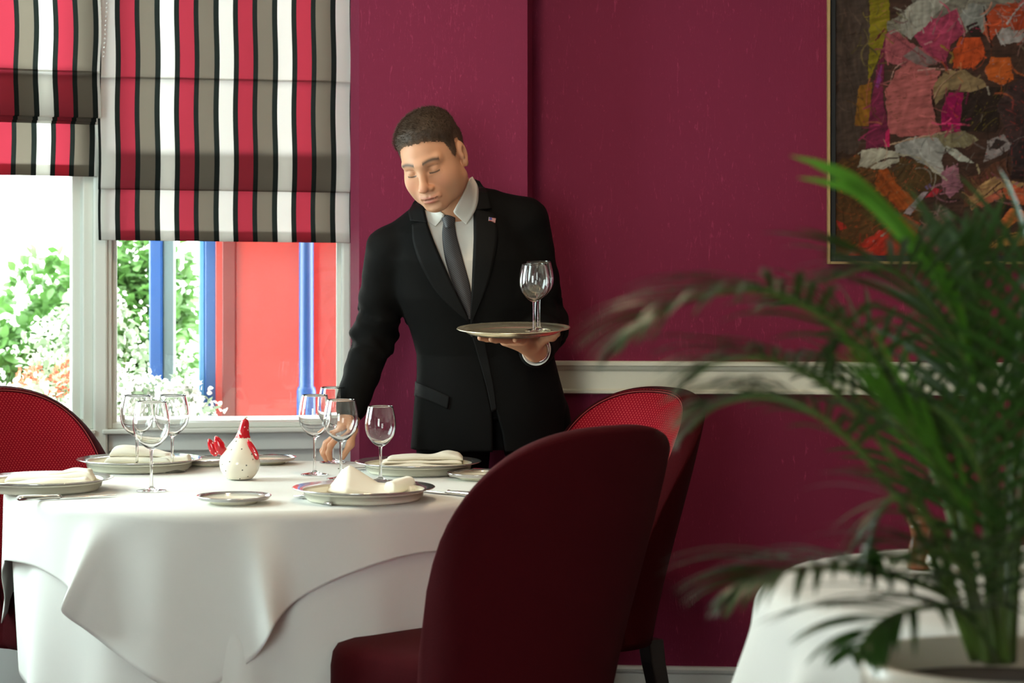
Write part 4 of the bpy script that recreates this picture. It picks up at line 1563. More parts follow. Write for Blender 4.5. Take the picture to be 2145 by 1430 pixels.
# ------------------------------------------------------------------ smooth solids
class Solid:
    """distance field put together from soft-blended primitives, meshed with surface nets"""

    def __init__(self):
        self.ops = []

    def capsule(self, a, b, ra, rb=None, k=0.015, mode='u'):
        a, b = np.array(a, float), np.array(b, float)
        rb = ra if rb is None else rb
        ab = b - a
        den = ab @ ab + 1e-12

        def f(p):
            t = np.clip(((p - a) @ ab) / den, 0, 1)
            return np.linalg.norm(p - a - t[:, None] * ab, axis=1) - (ra + (rb - ra) * t)
        m = max(ra, rb)
        self.ops.append((f, np.minimum(a, b) - m, np.maximum(a, b) + m, k, mode))
        return self

    def chain(self, pts, rad, k=0.015):
        for i in range(len(pts) - 1):
            self.capsule(pts[i], pts[i + 1], rad[i], rad[i + 1], k)
        return self

    def ellipsoid(self, c, r, rot=None, k=0.015, mode='u'):
        c, r = np.array(c, float), np.array(r, float)
        Q = np.eye(3) if rot is None else np.array(rot)

        def f(p):
            q = (p - c) @ Q
            k0 = np.linalg.norm(q / r, axis=1)
            k1 = np.linalg.norm(q / (r * r), axis=1)
            return k0 * (k0 - 1.0) / np.maximum(k1, 1e-9)
        ext = np.sqrt(((Q * r[None, :]) ** 2).sum(1))
        self.ops.append((f, c - ext, c + ext, k, mode))
        return self

    def func(self, f, lo, hi, k=0.01, mode='u'):
        self.ops.append((f, np.array(lo, float), np.array(hi, float), k, mode))
        return self

    @staticmethod
    def comb(d, v, k, mode):
        if mode == 'u':
            h = np.clip(0.5 + 0.5 * (d - v) / k, 0, 1)
            return d * (1 - h) + v * h - k * h * (1 - h)
        v = -v
        h = np.clip(0.5 - 0.5 * (d - v) / k, 0, 1)
        return d * (1 - h) + v * h + k * h * (1 - h)

    def eval(self, P_):
        P_ = np.asarray(P_, float)
        d = np.full(len(P_), 0.12)
        for f, lo, hi, k, mode in self.ops:
            mg = k + 0.03
            m = np.all((P_ > lo - mg) & (P_ < hi + mg), axis=1)
            if m.any():
                d[m] = self.comb(d[m], f(P_[m]), k, mode)
        return d

    def grid(self, lo, hi, h):
        lo = np.array(lo, float)
        n = np.ceil((np.array(hi) - lo) / h).astype(int) + 1
        ax = [lo[i] + h * np.arange(n[i]) for i in range(3)]
        D = np.full(tuple(n), 0.12)
        for f, l, u, k, mode in self.ops:
            mg = k + 2.5 * h
            s0 = [int(np.clip(np.floor((l[i] - mg - lo[i]) / h), 0, n[i])) for i in range(3)]
            s1 = [int(np.clip(np.ceil((u[i] + mg - lo[i]) / h) + 1, 0, n[i])) for i in range(3)]
            if any(b <= a for a, b in zip(s0, s1)):
                continue
            for i0 in range(s0[0], s1[0], 24):
                sl = (slice(i0, min(i0 + 24, s1[0])), slice(s0[1], s1[1]), slice(s0[2], s1[2]))
                X, Y, Z_ = np.meshgrid(ax[0][sl[0]], ax[1][sl[1]], ax[2][sl[2]], indexing='ij')
                pts = np.stack([X.ravel(), Y.ravel(), Z_.ravel()], 1)
                D[sl] = self.comb(D[sl], f(pts).reshape(X.shape), k, mode)
        return D, lo, h

    def mesh(self, lo, hi, h):
        D, lo, h = self.grid(lo, hi, h)
        return surface_nets(D, lo, h)

    def project(self, V, it=3):
        V = np.array(V, float)
        e = 5e-4
        for _ in range(it):
            d = self.eval(V)
            g = np.stack([self.eval(V + e * np.eye(3)[i]) - self.eval(V - e * np.eye(3)[i]) for i in range(3)], 1) / (2 * e)
            n2 = np.maximum((g * g).sum(1), 0.15)
            V -= np.clip(d / n2, -0.004, 0.004)[:, None] * g
        return V


def surface_nets(D, lo, h):
    s = D < 0
    nx, ny, nz = D.shape
    c = np.zeros((nx - 1, ny - 1, nz - 1), np.int8)
    for i in (0, 1):
        for j in (0, 1):
            for k in (0, 1):
                c += s[i:nx - 1 + i, j:ny - 1 + j, k:nz - 1 + k]
    act = (c > 0) & (c < 8)
    idx = -np.ones(act.shape, int)
    cells = np.argwhere(act)
    idx[act] = np.arange(len(cells))
    acc = np.zeros((len(cells), 3))
    cnt = np.zeros(len(cells))
    corners = [(i, j, k) for i in (0, 1) for j in (0, 1) for k in (0, 1)]
    val = {q: D[cells[:, 0] + q[0], cells[:, 1] + q[1], cells[:, 2] + q[2]] for q in corners}
    for a in corners:
        for ax in range(3):
            if a[ax] == 0:
                b = list(a)
                b[ax] = 1
                b = tuple(b)
                va, vb = val[a], val[b]
                m = (va < 0) != (vb < 0)
                t = va[m] / (va[m] - vb[m])
                p = np.tile(np.array(a, float), (m.sum(), 1))
                p[:, ax] += t
                acc[m] += p
                cnt[m] += 1
    V = lo + h * (cells + acc / cnt[:, None])
    F = []
    for ax in range(3):
        o = [1, 2, 0][ax], [2, 0, 1][ax]
        sl0 = [slice(None)] * 3
        sl1 = [slice(None)] * 3
        sl0[ax] = slice(0, -1)
        sl1[ax] = slice(1, None)
        s0, s1 = s[tuple(sl0)], s[tuple(sl1)]
        e = np.argwhere(s0 != s1)
        ok = np.ones(len(e), bool)
        for q in o:
            ok &= (e[:, q] > 0) & (e[:, q] < D.shape[q] - 1)
        ok &= e[:, ax] < D.shape[ax] - 1
        e = e[ok]
        fl = s[e[:, 0], e[:, 1], e[:, 2]]
        quad = []
        for d0, d1 in ((0, 0), (1, 0), (1, 1), (0, 1)):
            q = e.copy()
            q[:, o[0]] -= d0
            q[:, o[1]] -= d1
            quad.append(idx[q[:, 0], q[:, 1], q[:, 2]])
        Q = np.stack(quad, 1)
        Q[~fl] = Q[~fl][:, ::-1]
        F.append(Q)
    return V, np.concatenate(F)


def drop_islands(V, F):
    """keep the largest connected surface"""
    n = len(V)
    par = np.arange(n)
    for _ in range(200):
        m = par[F].min(1)
        new = par.copy()
        for c in range(4):
            np.minimum.at(new, F[:, c], m)
        new = new[new]
        if (new == par).all():
            break
        par = new
    r, cn = np.unique(par, return_counts=True)
    keep = par == r[cn.argmax()]
    mp = -np.ones(n, int)
    mp[keep] = np.arange(keep.sum())
    return V[keep], mp[F[keep[F[:, 0]]]]


# ------------------------------------------------------------------ the waiter: frame of the head
HC = np.array([-0.1985, 5.63, 1.533])
yaw, pit, rol = math.radians(19), math.radians(24), math.radians(-11.5)
_Ry = np.array([[math.cos(rol), 0, math.sin(rol)], [0, 1, 0], [-math.sin(rol), 0, math.cos(rol)]])
_Rx = np.array([[1, 0, 0], [0, math.cos(pit), math.sin(pit)], [0, -math.sin(pit), math.cos(pit)]])
_Rz = np.array([[math.cos(yaw), -math.sin(yaw), 0], [math.sin(yaw), math.cos(yaw), 0], [0, 0, 1]])
HR = np.diag([1.0, -1.0, 1.0]) @ _Rz @ _Rx @ _Ry      # local (to his left, forward, up) to world


def hw(x, y, z):
    return HC + HR @ np.array([x, y, z])


def hl(P_):
    return (P_ - HC) @ HR


NECK = np.array([-0.128, 5.795, 1.405])
SR, ER, WR = np.array([-0.325, 5.795, 1.305]), np.array([-0.366, 5.87, 1.085]), np.array([-0.423, 5.765, 0.895])
SL, EL, WL = np.array([0.038, 5.81, 1.375]), np.array([0.088, 5.85, 1.105]), np.array([0.060, 5.565, 1.052])


def loft(sections, n=2.4):
    zs = [s[0] for s in sections]

    def f(p):
        cx, cyy, rx, ry = (np.interp(p[:, 2], zs, [s[i] for s in sections]) for i in (1, 2, 3, 4))
        q = (np.abs((p[:, 0] - cx) / rx) ** n + np.abs((p[:, 1] - cyy) / ry) ** n) ** (1 / n)
        d = (q - 1) * np.minimum(rx, ry)
        dz = np.maximum(zs[0] - p[:, 2], p[:, 2] - zs[-1])
        return np.where(dz > 0, np.hypot(np.maximum(d, 0), dz) + np.minimum(d, 0) * 0, np.maximum(d, dz))
    lo = [min(s[1] - s[3] for s in sections), min(s[2] - s[4] for s in sections), zs[0]]
    hi = [max(s[1] + s[3] for s in sections), max(s[2] + s[4] for s in sections), zs[-1]]
    return f, lo, hi


def head_ops(B):
    E = lambda c, r, k=0.012, mode='u': B.ellipsoid(hw(*c), r, HR, k, mode)
    Cp = lambda a, b, ra, rb=None, k=0.01, mode='u': B.capsule(hw(*a), hw(*b), ra, rb, k, mode)
    E((0, -0.012, 0.042), (0.0755, 0.098, 0.080), 0.01)                 # skull
    E((0, 0.030, -0.012), (0.0655, 0.062, 0.080), 0.03)                 # face
    E((0, 0.040, -0.060), (0.052, 0.050, 0.042), 0.03)                  # jaw
    for s in (-1, 1):
        Cp((s * 0.056, 0.002, -0.052), (s * 0.019, 0.072, -0.089), 0.017, 0.014, 0.02)
        E((s * 0.044, 0.056, -0.024), (0.021, 0.022, 0.022), 0.030)     # cheek
        E((s * 0.050, 0.030, -0.050), (0.015, 0.028, 0.032), 0.030)
        Cp((s * 0.010, 0.088, 0.025), (s * 0.046, 0.072, 0.028), 0.0095, 0.009, 0.016)   # brow
    E((0, 0.080, -0.094), (0.019, 0.015, 0.013), 0.018)                 # chin
    E((0, 0.082, -0.062), (0.027, 0.017, 0.026), 0.020)                 # mouth mound
    for s in (-1, 1):
        E((s * 0.031, 0.100, 0.007), (0.018, 0.016, 0.0125), 0.010, 's')  # socket
        E((s * 0.0315, 0.0755, 0.0065), (0.0145, 0.0140, 0.0128), 0.004)  # closed-down lid over the eye
        Cp((s * 0.017, 0.0865, -0.0035), (s * 0.043, 0.0785, -0.0035), 0.0042, 0.0036, 0.006)  # lower lid
    Cp((0, 0.088, 0.018), (0, 0.108, -0.022), 0.0085, 0.0100, 0.012)    # nose bridge
    E((0, 0.1125, -0.031), (0.0125, 0.0125, 0.0110), 0.010)             # tip
    for s in (-1, 1):
        E((s * 0.0125, 0.1010, -0.0365), (0.0085, 0.0105, 0.0075), 0.006)
        E((s * 0.0062, 0.1055, -0.0445), (0.0034, 0.0050, 0.0030), 0.003, 's')
    E((0, 0.0985, -0.0605), (0.0235, 0.0085, 0.0050), 0.006)            # lips
    E((0, 0.0970, -0.0715), (0.0190, 0.0085, 0.0062), 0.006)
    for s in (-1, 1):
        Cp((0, 0.1060, -0.0655), (s * 0.0225, 0.0990, -0.0622), 0.0018, None, 0.004, 's')
        E((s * 0.0255, 0.0935, -0.0605), (0.0045, 0.0045, 0.0055), 0.006)
    Cp((0, 0.1055, -0.046), (0, 0.1065, -0.055), 0.0022, None, 0.006, 's')
    Cp((-0.015, 0.101, -0.0835), (0.015, 0.101, -0.0835), 0.0045, None, 0.010, 's')
    for s in (-1, 1):                                                   # ears
        E((s * 0.0775, -0.014, 0.004), (0.0085, 0.0180, 0.0290), 0.008)
        E((s * 0.0785, -0.006, -0.022), (0.0065, 0.0085, 0.0105), 0.008)
        E((s * 0.0885, -0.010, 0.004), (0.0080, 0.0105, 0.0170), 0.005, 's')
        E((s * 0.0800, -0.000, -0.002), (0.0045, 0.0045, 0.0065), 0.004)
    B.capsule(hw(0, -0.022, -0.035), NECK + np.array([0, 0.01, -0.02]), 0.054, 0.060, 0.03)
    return B


FINGERS = []


def hand(B, wrist, palm_pts, fingers, thumb, rp):
    B.capsule(wrist, palm_pts[0], 0.027, 0.028, 0.02)
    for p in palm_pts[1:]:
        B.capsule(palm_pts[0], p, rp + 0.003, rp - 0.002, 0.014)
    for pts, r in fingers:
        B.chain(pts, [r, r * 0.95, r * 0.88, r * 0.78][:len(pts)], 0.0045)
    B.chain(thumb[0], [thumb[1] * 1.3, thumb[1] * 1.05, thumb[1], thumb[1] * 0.8][:len(thumb[0])], 0.010)


def body_solid():
    B = Solid()
    f, lo, hi = loft([(0.92, -0.06, 5.867, 0.13, 0.085), (0.95, -0.06, 5.865, 0.148, 0.095), (1.10, -0.085, 5.845, 0.145, 0.09), (1.25, -0.12, 5.81, 0.165, 0.095), (1.36, -0.14, 5.80, 0.14, 0.07), (1.42, -0.135, 5.80, 0.07, 0.055)])
    B.func(f, lo, hi, 0.02)
    B.capsule((-0.2, 5.80, 1.37), SR, 0.045, 0.045, 0.03).capsule((-0.07, 5.81, 1.40), SL, 0.045, 0.045, 0.03)
    B.chain([SR, ER, WR], [0.044, 0.036, 0.027], 0.02)
    B.chain([SL, EL, WL], [0.044, 0.036, 0.027], 0.02)
    for hip, kn, an in (((-0.125, 5.87, 0.93), (-0.165, 5.86, 0.46), (-0.17, 5.90, 0.08)), ((0.015, 5.875, 0.93), (0.125, 5.940, 0.46), (0.150, 5.935, 0.08))):
        B.chain([hip, kn, an], [0.070, 0.052, 0.036], 0.03)
        B.capsule((an[0], an[1], 0.045), (an[0], an[1] - 0.15, 0.035), 0.032, 0.024, 0.02)
    head_ops(B)
    # his right hand: fingertips around the foot of the glass
    hand(B, WR + np.array([0.0, -0.003, -0.012]), [(-0.428, 5.750, 0.862), (-0.446, 5.706, 0.828), (-0.452, 5.727, 0.826), (-0.452, 5.748, 0.828), (-0.444, 5.768, 0.833)],
         [([(-0.448, 5.702, 0.826), (-0.470, 5.690, 0.800), (-0.476, 5.700, 0.779), (-0.4725, 5.708, 0.764)], 0.0083),
          ([(-0.456, 5.724, 0.824), (-0.483, 5.712, 0.800), (-0.4905, 5.713, 0.778), (-0.484, 5.717, 0.762)], 0.0086),
          ([(-0.457, 5.746, 0.826), (-0.486, 5.741, 0.802), (-0.495, 5.737, 0.782), (-0.488, 5.731, 0.767)], 0.0082),
          ([(-0.448, 5.766, 0.830), (-0.476, 5.768, 0.808), (-0.486, 5.764, 0.792), (-0.484, 5.756, 0.779)], 0.0072)],
         ([(-0.418, 5.738, 0.868), (-0.412, 5.708, 0.838), (-0.419, 5.696, 0.803), (-0.440, 5.702, 0.769)], 0.0092), 0.0145)
    # his left hand: flat under the tray, fingers spread
    tb = lambda x, y, d: (x, y, TRAY.z + (y - TRAY.y) * math.tan(TILT) - d)
    hand(B, WL + np.array([0.0, -0.015, 0.0]), [(0.045, 5.515, 1.066), tb(0.030, 5.432, 0.021), tb(0.010, 5.436, 0.022), tb(-0.008, 5.448, 0.023), tb(-0.018, 5.468, 0.025)],
         [([tb(0.032, 5.430, 0.018), tb(0.024, 5.390, 0.016), tb(0.014, 5.360, 0.011), tb(0.008, 5.338, 0.0085)], 0.0086),
          ([tb(0.010, 5.434, 0.019), tb(-0.016, 5.396, 0.016), tb(-0.036, 5.366, 0.011), tb(-0.050, 5.346, 0.0085)], 0.0088),
          ([tb(-0.008, 5.446, 0.020), tb(-0.040, 5.416, 0.017), tb(-0.062, 5.394, 0.012), tb(-0.078, 5.378, 0.0085)], 0.0084),
          ([tb(-0.018, 5.466, 0.022), tb(-0.046, 5.446, 0.018), tb(-0.064, 5.432, 0.012), tb(-0.078, 5.422, 0.008)], 0.0074)],
         ([(0.062, 5.520, 1.062), tb(0.082, 5.478, 0.022), tb(0.100, 5.448, 0.013), tb(0.112, 5.428, 0.004)], 0.0096), 0.0150)
    return B


BODY = body_solid()
V, F = BODY.mesh((-0.54, 5.27, -0.01), (0.24, 6.02, 1.70), 0.0048)
V, F = drop_islands(V, F)
person = mesh_obj('person', V, F.tolist())
bm = bmesh.new()
bm.from_mesh(person.data)
for rnd in range(2):
    ed = set()
    for fc in bm.faces:
        c = fc.calc_center_median()
        q = hl(np.array(c))
        head = abs(q[0]) < 0.1 and q[1] > -0.03 and -0.125 < q[2] < 0.085
        rh = c.z < 0.885 and c.x < -0.38 and c.z > 0.74
        lh = c.y < 5.54 and 1.0 < c.z < 1.16
        if head or rh or lh:
            ed.update(fc.edges)
    bmesh.ops.subdivide_edges(bm, edges=list(ed), cuts=1, use_grid_fill=True)
    vs = np.array([v.co for v in bm.verts])
    vs = BODY.project(vs, 3)
    for v, c in zip(bm.verts, vs):
        v.co = c
bmesh.ops.recalc_face_normals(bm, faces=bm.faces)
bm.to_mesh(person.data)
bm.free()
person.data.polygons.foreach_set('use_smooth', [True] * len(person.data.polygons))
tag(person, 'person in black suit and grey tie bending over the table with a silver tray', 'person')
A = np.zeros(len(person.data.vertices) * 3)
person.data.vertices.foreach_get('co', A)
A = A.reshape(-1, 3)
Q = hl(A)
skin = np.array([0.56, 0.285, 0.165])
C_ = np.tile(skin, (len(A), 1))


def blend(mask, c, w=1.0):
    global C_
    m = np.clip(mask * w, 0, 1)[:, None]
    C_ = C_ * (1 - m) + np.array(c) * m


gs = lambda x, s: np.exp(-(x / s) ** 2)
front = Q[:, 1] > 0.055
ax_ = np.abs(Q[:, 0])
blend(gs(ax_ - 0.045, 0.022) * gs(Q[:, 2] + 0.028, 0.022) * front, (0.58, 0.235, 0.145), 0.5)              # cheeks
blend(gs(Q[:, 0], 0.014) * gs(Q[:, 2] + 0.032, 0.012) * (Q[:, 1] > 0.10), (0.58, 0.24, 0.155), 0.5)           # nose tip
lip = (gs(Q[:, 0], 0.021) * np.maximum(gs(Q[:, 2] + 0.0605 - 6 * Q[:, 0] ** 2, 0.0036), gs(Q[:, 2] + 0.0715 - 8 * Q[:, 0] ** 2, 0.0048))) * (Q[:, 1] > 0.088)
blend(lip, (0.44, 0.135, 0.105), 0.95)
blend(gs(Q[:, 2] + 0.0655 - 6.5 * Q[:, 0] ** 2, 0.0018) * (ax_ < 0.023) * (Q[:, 1] > 0.085), (0.14, 0.03, 0.025), 0.9)              # mouth line
browz = 0.0285 + 0.004 * np.sin(np.clip((ax_ - 0.012) / 0.036, 0, 1) * 2.6) - 0.10 * np.maximum(ax_ - 0.040, 0)
blend(gs(Q[:, 2] - browz, 0.0046) * (ax_ > 0.012) * (ax_ < 0.053) * (Q[:, 1] > 0.05), (0.050, 0.027, 0.014), 0.95)    # eyebrows
lash = -0.0015 + 2.2 * (ax_ - 0.0315) ** 2 * 4
blend(gs(Q[:, 2] - lash, 0.0019) * (ax_ > 0.0185) * (ax_ < 0.0460) * (Q[:, 1] > 0.06), (0.022, 0.012, 0.008), 0.98)     # lashes of the lowered lids
blend(gs(Q[:, 2] - 0.0165, 0.0016) * (ax_ > 0.019) * (ax_ < 0.046) * (Q[:, 1] > 0.06), (0.30, 0.12, 0.07), 0.6)       # lid crease
beard = smoothstep(-0.030, -0.060, Q[:, 2]) * (Q[:, 1] > -0.005) * (Q[:, 2] > -0.125) * np.all(np.abs(Q) < 0.14, axis=1) * np.clip(1 - lip * 2, 0, 1)
blend(beard, (0.33, 0.185, 0.125), 0.22)
ca = person.data.color_attributes.new('Col', 'FLOAT_COLOR', 'POINT')
ca.data.foreach_set('color', np.concatenate([C_, np.ones((len(A), 1))], 1).ravel())
m = attr_color(mat('skin', (0.6, 0.3, 0.2, 1), rough=0.5, spec=0.35, bump=0.06, bscale=900))
B_ = m.node_tree.nodes['Principled BSDF'].inputs
B_['Subsurface Weight'].default_value = 0.12
B_['Subsurface Radius'].default_value = (0.012, 0.005, 0.003)
B_['Subsurface Scale'].default_value = 0.5
person.data.materials.append(m)

# hair: a close cap that thins out at the hairline, and short strands over it
HL_F = [-0.12, -0.10, -0.06, -0.03, -0.012, 0.004, 0.012, 0.022, 0.034, 0.044, 0.056, 0.070, 0.10]
HL_Z = [-0.055, -0.050, -0.035, -0.012, 0.034, 0.036, 0.006, -0.006, 0.006, 0.046, 0.058, 0.066, 0.074]


def hair_amount(q):
    line = np.interp(q[:, 1], HL_F, HL_Z) - 0.10 * np.maximum(0, np.abs(q[:, 0]) - 0.03) * (q[:, 1] > 0.05)
    line = line + 0.0010 * np.sin(q[:, 0] * 430 + q[:, 1] * 170) + 0.0010 * np.sin(q[:, 0] * 250 - q[:, 1] * 310 + q[:, 2] * 90)
    t = smoothstep(-0.002, 0.024, q[:, 2] - line)
    top = smoothstep(0.05, 0.10, q[:, 2] + 0.25 * q[:, 1])
    t2 = smoothstep(0.0, 0.055, q[:, 2] - line)
    return t * 0.0042 + t2 * (0.001 + 0.011 * top), t


SK = Solid()
SK.ellipsoid(hw(0, -0.012, 0.042), (0.0755, 0.098, 0.080), HR, 0.01)
SK.ellipsoid(hw(0, 0.030, -0.012), (0.0655, 0.062, 0.080), HR, 0.03)
for s in (-1, 1):
    SK.capsule(hw(s * 0.010, 0.088, 0.025), hw(s * 0.046, 0.072, 0.028), 0.0095, 0.009, 0.016)
SK.capsule(hw(0, -0.022, -0.035), NECK + np.array([0, 0.01, -0.02]), 0.054, 0.060, 0.03)
HAIR = Solid()
HAIR.func(lambda p: SK.eval(p) - hair_amount(hl(p))[0] + 0.0022 + 0.0004 * np.sin(hl(p)[:, 0] * 240 + 3 * np.sin(hl(p)[:, 1] * 70)) * np.sin(hl(p)[:, 1] * 90 + hl(p)[:, 2] * 60), HC - 0.15, HC + 0.16, 0.001)
V, F = HAIR.mesh(HC - 0.145, HC + 0.155, 0.0030)
V, F = drop_islands(V, F)
qv = hl(V)
keep = (hair_amount(qv)[0] > 0.0024) & (np.abs(SK.eval(V)) < 0.03) & (qv[:, 2] > -0.07)
F = F[keep[F].all(1)]
used = np.unique(F)
mp = -np.ones(len(V), int)
mp[used] = np.arange(len(used))
V, F = V[used], mp[F]
M['hair'] = mat('dark_brown_hair', (0.062, 0.038, 0.022, 1), rough=0.6, spec=0.35)
hair = mesh_obj('hair', V, F.tolist(), M['hair'], person)
nrm = np.zeros(len(hair.data.vertices) * 3)
hair.data.vertices.foreach_get('normal', nrm)
nrm = nrm.reshape(-1, 3)
sg = np.sign(((V - HC) * nrm).sum(1))
nrm *= np.where(sg == 0, 1, sg)[:, None]
SV, SF = [], []
r = np.random.default_rng(5)
pick = r.integers(0, len(V), 9000)
fw, rt = HR @ np.array([0, 1, 0]), HR @ np.array([1, 0, 0])
for k in pick:
    am, t = hair_amount(hl(V[k:k + 1]))
    q = hl(V[k:k + 1])[0]
    L = 0.004 + 0.45 * am[0]
    comb = fw * 0.75 + rt * (-0.5) if q[2] > 0.06 else -(HR @ np.array([0, 0.35, 1.0]))
    d = nrm[k] * (0.55 if q[2] > 0.06 else 0.12) + comb * 0.8 + r.normal(0, 0.22, 3)
    d /= np.linalg.norm(d)
    s = np.cross(d, nrm[k] + 1e-3)
    s /= np.linalg.norm(s) + 1e-9
    n2 = np.cross(s, d)
    p = V[k] + r.normal(0, 0.0012, 3) - nrm[k] * 0.001
    b = len(SV)
    w = 0.00026
    mid = p + d * L * 0.55 + nrm[k] * L * 0.08
    tip = p + d * L
    SV += [p + s * w, p - s * w * 0.5 + n2 * w, p - s * w * 0.5 - n2 * w, mid + s * w * .8, mid - s * w * .4 + n2 * w * .8, mid - s * w * .4 - n2 * w * .8, tip]
    for e in range(3):
        e2 = (e + 1) % 3
        SF += [(b + e, b + e2, b + 3 + e2, b + 3 + e), (b + 3 + e, b + 3 + e2, b + 6)]
bmh = hair.data
allV = np.concatenate([V, np.array(SV)])
allF = F.tolist() + [tuple(i + len(V) for i in f) for f in SF]
me2 = bpy.data.meshes.new('hair')
me2.from_pydata(allV.tolist(), [], allF)
me2.polygons.foreach_set('use_smooth', [True] * len(me2.polygons))
me2.materials.append(M['hair'])
hair.data = me2
hq = hl(allV)
ht = np.clip(hair_amount(hq)[1] * (0.35 + 0.65 * smoothstep(0.0, 0.075, hq[:, 2] + 0.02 - 0.15 * np.abs(hq[:, 0]))), 0, 1)[:, None]
hc = np.array([0.20, 0.115, 0.070]) * (1 - ht) + np.array([0.052, 0.031, 0.018]) * ht
hc *= (0.75 + 0.5 * r.random((len(hc), 1)))
ca = me2.color_attributes.new('Col', 'FLOAT_COLOR', 'POINT')
ca.data.foreach_set('color', np.concatenate([hc, np.ones((len(hc), 1))], 1).ravel())
attr_color(M['hair'])

# ------------------------------------------------------------------ his clothes
TORSO = [(0.778, -0.064, 5.872, 0.207, 0.131), (0.90, -0.058, 5.868, 0.203, 0.130), (0.97, -0.064, 5.862, 0.190, 0.124), (1.03, -0.072, 5.855, 0.183, 0.120), (1.10, -0.088, 5.840, 0.186, 0.122), (1.18, -0.110, 5.820, 0.196, 0.126), (1.28, -0.130, 5.805, 0.200, 0.124), (1.35, -0.142, 5.802, 0.180, 0.104), (1.41, -0.140, 5.802, 0.125, 0.082), (1.455, -0.125, 5.815, 0.075, 0.066)]


def poly_sdf2(P2, poly):
    poly = np.array(poly, float)
    d = np.full(len(P2), 1e9)
    inside = np.zeros(len(P2), bool)
    n = len(poly)
    for i in range(n):
        a, b = poly[i], poly[(i + 1) % n]
        ab = b - a
        t = np.clip(((P2 - a) @ ab) / (ab @ ab), 0, 1)
        d = np.minimum(d, np.linalg.norm(P2 - a - t[:, None] * ab, axis=1))
        c = ((a[1] > P2[:, 1]) != (b[1] > P2[:, 1])) & (P2[:, 0] < (b[0] - a[0]) * (P2[:, 1] - a[1]) / (b[1] - a[1] + 1e-12) + a[0])
        inside ^= c
    return np.where(inside, -d, d)


def xz(px, py, Y=5.70):
    p = P(px, py, Y)
    return (p.x, p.z)


VCUT = [xz(*q) for q in ((868, 380), (884, 440), (915, 520), (950, 600), (984, 668), (988, 600), (992, 500), (991, 430), (988, 360), (930, 340))]


def jacket_solid(grow=0.0):
    J = Solid()
    f, lo, hi = loft([(s[0], s[1], s[2], s[3] + grow, s[4] + grow) for s in TORSO])
    J.func(f, lo, hi, 0.02)
    J.capsule((-0.215, 5.80, 1.395), (-0.318, 5.795, 1.308), 0.040, 0.056, 0.03)
    J.capsule((-0.075, 5.81, 1.432), (0.030, 5.81, 1.392), 0.038, 0.056, 0.03)
    J.chain([SR, ER, WR + (SR - SR)], [0.061 + grow, 0.056 + grow, 0.043 + grow], 0.022)
    J.chain([SL, EL, WL + np.array([0.004, 0.05, -0.003])], [0.062 + grow, 0.058 + grow, 0.045 + grow], 0.022)
    return J


JB = jacket_solid()
JACK = jacket_solid()
# neck opening and the V of the front
JACK.func(lambda p: np.maximum(poly_sdf2(p[:, [0, 2]], VCUT), p[:, 1] - 5.80), (-0.30, 5.5, 1.10), (-0.05, 5.80, 1.60), 0.004, 's')
JACK.capsule(NECK + np.array([0.0, 0.0, 0.03]), NECK + np.array([-0.03, -0.06, 0.20]), 0.060, 0.075, 0.006, 's')
# the gap between the front panels below the button, and the hollow cuffs
GAP = [xz(*q, 5.76) for q in ((1002, 722), (1031, 860), (1034, 1000), (1066, 1000), (1052, 905), (1040, 862))]
JACK.func(lambda p: np.maximum(poly_sdf2(p[:, [0, 2]], GAP), p[:, 1] - 5.80), (-0.09, 5.6, 0.70), (0.0, 5.80, 1.07), 0.004, 's')


def wrinkle(V):
    """cloth creases: oblique ripples on the sleeves, soft drag lines on the body"""
    V = np.array(V)
    e = 1e-3
    g = np.stack([JB.eval(V + e * np.eye(3)[i]) - JB.eval(V - e * np.eye(3)[i]) for i in range(3)], 1)
    g /= np.linalg.norm(g, axis=1)[:, None] + 1e-9
    amp = np.zeros(len(V))
    for (s, el, w, ph) in ((SR, ER, WR, 0.0), (SL, EL, WL, 2.0)):
        for a, b, base in ((s, el, 0.0), (el, w, 1.0)):
            ab = b - a
            L = np.linalg.norm(ab)
            u = ab / L
            t = ((V - a) @ u) / L
            off = V - a - np.outer((V - a) @ u, u)
            d = np.linalg.norm(off, axis=1)
            side = np.cross(u, [0, 1, 0])
            ang = np.arctan2(off @ side, off @ np.cross(u, side))
            on = (d < 0.085) & (t > -0.15) & (t < 1.15)
            near = np.exp(-((t - (1 - base)) / 0.42) ** 2) + 0.25
            wv = np.sin(t * 17 + ang * 1.6 + ph + base * 2) * 0.6 + np.sin(t * 29 - ang * 2.3 + 1 + ph) * 0.4
            wv = np.sign(wv) * np.abs(wv) ** 0.8
            amp += on * near * wv * 0.0042
    body = (V[:, 2] < 1.15) & (V[:, 1] < 5.86) & (V[:, 0] > -0.3) & (V[:, 0] < 0.12)
    amp += body * 0.0022 * np.sin(V[:, 2] * 26 + V[:, 0] * 38) * np.exp(-((V[:, 2] - 1.05) / 0.10) ** 2)
    return V + g * amp[:, None]


V, F = JACK.mesh((-0.50, 5.46, 0.76), (0.22, 6.04, 1.53), 0.0052)
V, F = drop_islands(V, F)
V = wrinkle(JACK.project(V, 2))
jacket = mesh_obj('jacket', V, F.tolist(), M['suit'], person)

